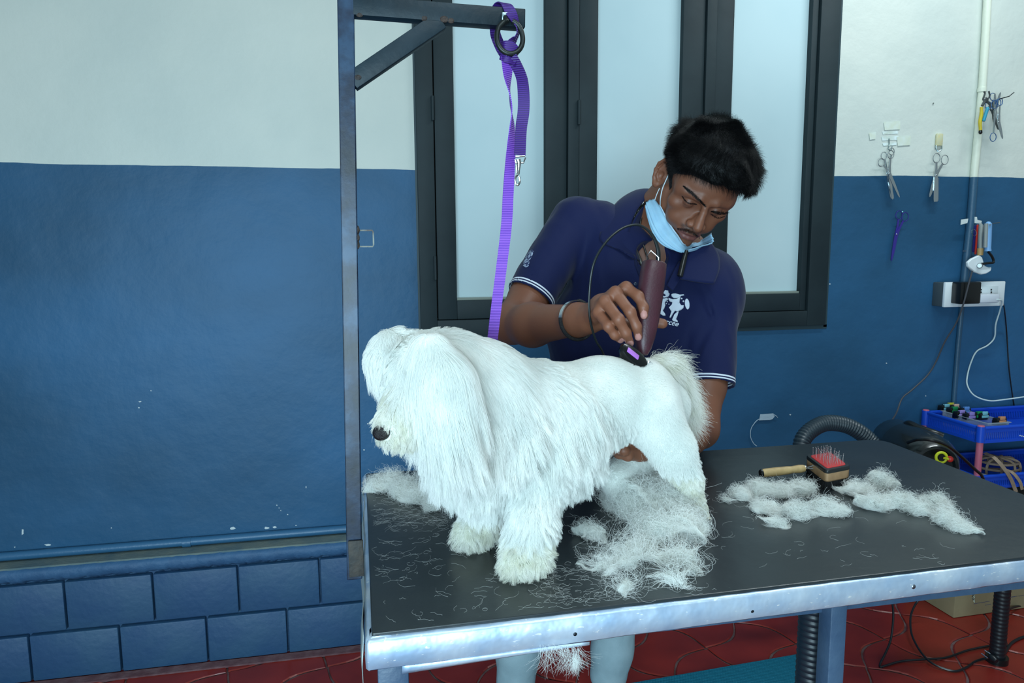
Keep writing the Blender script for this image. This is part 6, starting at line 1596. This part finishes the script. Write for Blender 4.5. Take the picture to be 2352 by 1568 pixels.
for px, py, c_, nm in combs:
    z_ = zT + .016; p = atz(px, py, z_)
    p.x = min(max(p.x, bx0+.012), bx1-.012)
    t = empty('clipper_comb', p, 'black clipper comb with a %s tag standing in the clear box' % nm.replace(', left', '').replace(', right', ''), 'clipper comb', 'clipper combs in the clear box')
    b = B(); b.box(p + Vector((0, 0, -.012)), (.040, .018, .026), bev=.005); b.box(p + Vector((-.018, 0, -.010)), (.010, .022, .020), bev=.004)
    for k in range(8): b.box(p + Vector((-.017+.005*k, .009, -.018)), (.0018, .012, .016))
    b.build('comb_body', BKP, t)
    b = B(); b.box(p + Vector((0, -.0085, .000)), (.020, .004, .012), bev=.001); b.box(p + Vector((0, -.0095, -.012)), (.026, .004, .009), bev=.001); b.box(p + Vector((0, -.004, .0025)), (.016, .011, .003))
    b.build('colour_tag', mat('tag_%d_%d_%d' % c_, c_, .45), t)
    nm2 = {'green, left': 'black clipper comb with a green tag beside the yellow tagged one', 'green, right': 'black clipper comb with a green tag between lilac and cyan ones', 'lilac, left': 'black clipper comb with lilac tag, the left of the two lilac', 'lilac, right': 'black clipper comb with lilac tag next to the right green one', 'cyan, right': 'black clipper comb with cyan tag next to the right green one', 'pale cyan': 'black clipper comb with cyan tag at the far left end of the box'}
    if nm in nm2: t['label'] = nm2[nm]
# things in the lower tray
TAN = mat('tan_leather', (142, 122, 104), .65, var=(158, 136, 116), vscale=60)
wz = zL - .045 + .004
mz = empty('basket_muzzle', (atz(2258, 1085, wz).x, (yN+yF)/2, wz), 'tan strap basket muzzle lying in the lower tray', 'muzzle')
mcx, mcy = mz.location.x + .015, yN + .085
b = B()
for zz_, r_ in ((.01, .066), (.035, .070), (.055, .064)): b.tube([(mcx + math.cos(a)*r_, mcy + math.sin(a)*r_*.8, wz + zz_) for a in [2*math.pi*k/28 for k in range(28)]], .0042, n=6, closed=True)
for k in range(9):
    a = 2*math.pi*k/9; b.tube(spline([(mcx + math.cos(a)*.068, mcy + math.sin(a)*.055, wz+.008), (mcx + math.cos(a)*.071, mcy + math.sin(a)*.056, wz+.04), (mcx + math.cos(a)*.055, mcy + math.sin(a)*.045, wz+.062), (mcx, mcy, wz+.068)], 4), .0042, n=6)
b.build('cage', TAN, mz)
sp__ = spline([at(2262, 1040, yN+.05), at(2285, 1052, yN+.0), at(2308, 1078, yN-.022), at(2322, 1100, yN-.026), at(2334, 1130, yN-.028)], 8)
B().ribbon(sp__, [Vector((1, -.2, .35))]*len(sp__), .012, .002).build('strap', TAN, mz)
sp__ = spline([at(2300, 1075, yN+.03), at(2325, 1085, yN-.01), at(2342, 1105, yN-.022), at(2348, 1124, yN-.024)], 8)
B().ribbon(sp__, [Vector((1, -.2, .35))]*len(sp__), .010, .002).build('strap', TAN, mz)
cu_ = atz(2226, 1088, wz+.02)
tag(B().tube([(cu_.x+.01, yN+.03, wz+.001), (cu_.x+.01, yN+.03, wz+.028), (cu_.x+.01, yN+.03, wz+.032)], [.018, .019, .012], n=18).build('white_cup', WPL), 'small white cup in the lower tray left of the muzzle', 'cup')
rc = at(2345, 1084, yN+.03)
tag(B().ball((rc.x+.035, rc.y-.012, wz+.02), 1, n=10, sc=(.030, .022, .0195)).build('red_pouch', mat('red_cloth', (190, 30, 34), .6)), 'red object in the lower tray at the right edge', 'pouch')
# ------------------------------------------------------------------ floor: carton, cables, mat
c0 = atz(2190, 1420, 0); c1 = atz(2275, 1408, 0)
e_x = (c1-c0).normalized(); e_y = Vector((-e_x.y, e_x.x, 0)); bwid, bdep, bh = .62, .215, .346
cbx = empty('cardboard_box', c0 + e_x*bwid/2 + e_y*bdep/2, 'brown cardboard box with blue lettering on the floor behind the table', 'box')
Rb = Matrix((e_x, e_y, Vector((0, 0, 1)))).transposed(); CARD = mat('cardboard', (140, 128, 98), .8, var=(152, 138, 106), vscale=12)
B().box(c0 + e_x*bwid/2 + e_y*bdep/2 + Vector((0, 0, bh/2+.001)), (bwid, bdep, bh), R=Rb, bev=.003).build('carton', CARD, cbx)
B().box(c0 + e_x*bwid/2 + e_y*bdep/2 + Vector((0, 0, bh+.002)), (.05, bdep, .001), R=Rb).build('packing_tape', mat('pack_tape', (150, 138, 110), .3), cbx)
pn_ = e_y; 
def boxplane(x, y):
    r = ray(x, y); t_ = (c0 - CAMP).dot(pn_)/r.dot(pn_); return CAMP + r*t_ - e_y*.0012
BIN = mat('blue_ink', (44, 50, 96), .7)
text_patch('Cookies', (2279, 1358), 23, -7, 'box_print', BIN, cbx, 0.0, plane=boxplane)
text_patch('~~~~~~~~~ ~~~~~~', (2300, 1374), 7, -6, 'box_print', BIN, cbx, 0.0, plane=boxplane)
def bline(x0, y0, x1, y1, n_=1, w_=.0012):
    p, q = boxplane(x0, y0), boxplane(x1, y1); B().tube([p, q], w_*.5, n=4).build('box_print', BIN, cbx)
bline(2236, 1386, 2272, 1380); bline(2262, 1389, 2275, 1387); bline(2300, 1376, 2332, 1369)
FCB = mat('floor_cable', (14, 20, 26), .35)
U6 = lambda P: [(1950 + u/5.85, 1320 + v/5.85) for u, v in P]
def fcable(name, P, z, label, r=.0032):
    pts = [atz(px, py, zz_) for (px, py), zz_ in zip(U6(P), z)]; tag(B().tube(spline(pts, 8), r, n=8).build(name, FCB), label, 'cable', 'cables on the red floor'); return pts
fcable('floor_cable', [(580, 330), (595, 560), (565, 850), (500, 1030), (425, 1180), (425, 1235), (500, 1215), (700, 1160), (980, 1135), (1300, 1110), (1600, 1010), (1900, 950), (2050, 935)], [.16, .11, .05, .02, .006, .005, .005, .005, .010, .005, .006, .006, .006], 'black cable dropping behind the table and bending sharply on the floor')
fcable('floor_cable', [(985, 280), (890, 400), (830, 560), (835, 760), (890, 910), (985, 1060), (1110, 1180), (1280, 1260), (1440, 1290), (1580, 1240), (1700, 1160), (1850, 1120), (1960, 1140)], [.10, .07, .05, .03, .02, .014, .010, .006, .005, .005, .006, .007, .010], 'black cable looping in a wide arc to the plug')
fcable('floor_cable', [(2420, 815), (2300, 850), (2180, 920), (2100, 1040), (2040, 1150), (1990, 1190)], [.005]*6, 'black cable coming in from the right to the foot of the stand', .0042)
fcable('floor_cable', [(2430, 405), (2300, 415), (2200, 440), (2110, 490), (2075, 600), (2095, 800), (2120, 960)], [.008, .010, .02, .03, .03, .015, .006], 'black cable lying in front of the cardboard box', .0034)
pg = empty('power_plug', atz(*U6([(1950, 1130)])[0], .015), 'black two pin plug lying loose at the foot of the stand', 'plug')
pa, pc = atz(*U6([(1900, 1090)])[0], .022), atz(*U6([(1985, 1160)])[0], .018)
B().tube([pa, (pa+pc)/2, pc], [.009, .011, .007], n=12).build('plug_body', FCB, pg)
for (u0, v0), (u1, v1) in (((1910, 1068), (1822, 1012)), ((1865, 1118), (1780, 1055))):
    B().cyl(atz(*U6([(u0, v0)])[0], .024), atz(*U6([(u1, v1)])[0], .026), .0018, n=8).build('pin', CH, pg)
kp = at(2238, 1346, 1.2)
kc = empty('key_chain', at(2238, 1345, 1.0), 'red tag on a small chain hanging under the right side of the table', 'key chain')
yk = 1.0
B().tube([at(2238, 1290, yk), at(2239, 1345, yk)], .0007, n=6).build('cord', BKP, kc)
B().ball(at(2240, 1352, yk), 1, n=8, sc=(.006, .004, .004)).build('red_tag', mat('red_tag', (200, 30, 36), .4), kc)
b = B()
for k in range(5):
    p = at(2237 - (k % 2)*2, 1358 + 5*k, yk); b.tube([p + Vector((math.cos(a)*.0022*(1 if k % 2 else .4), math.sin(a)*.002*(.4 if k % 2 else 1), math.sin(a)*.0032)) for a in [2*math.pi*j/12 for j in range(12)]], .0006, n=5, closed=True)
b.build('chain', mat('old_chain', (110, 108, 96), .35, .8), kc)
# teal mat
m0, m1 = atz(1445, 1568, 0.008), atz(1848, 1498, 0.008)
exx = (m1-m0).normalized(); eyy = Vector((exx.y, -exx.x, 0)); 
def teal():
    m = mat('teal_foam', (10, 122, 150), .55); nt = m.node_tree; N = nt.nodes; Lk = nt.links; b_ = N['Principled BSDF']
    tc = N.new('ShaderNodeTexCoord'); mp = N.new('ShaderNodeMapping'); mp.inputs['Rotation'].default_value = (0, 0, .4); mp.inputs['Scale'].default_value = (1, 1, 1); Lk.new(tc.outputs['Object'], mp.inputs[0])
    v = N.new('ShaderNodeTexVoronoi'); v.inputs['Scale'].default_value = 130; v.inputs['Randomness'].default_value = .15; Lk.new(mp.outputs[0], v.inputs['Vector'])
    bp = N.new('ShaderNodeBump'); bp.inputs['Strength'].default_value = .8; bp.inputs['Distance'].default_value = .003; bp.invert = True; Lk.new(v.outputs['Distance'], bp.inputs['Height']); Lk.new(bp.outputs[0], b_.inputs['Normal']); return m
mc = m0 + exx*.0 + eyy*.25; Rm = Matrix((exx, -eyy, Vector((0, 0, 1)))).transposed()
ln_ = (m1-m0).length + .9
cm = m1 + exx*.004 - exx*ln_/2 + eyy*.22
tag(B().box((cm.x, cm.y, .0045), (ln_, .44, .007), R=Rm, bev=.002).build('foam_mat', teal()), 'teal textured foam mat on the red floor under the table', 'mat')
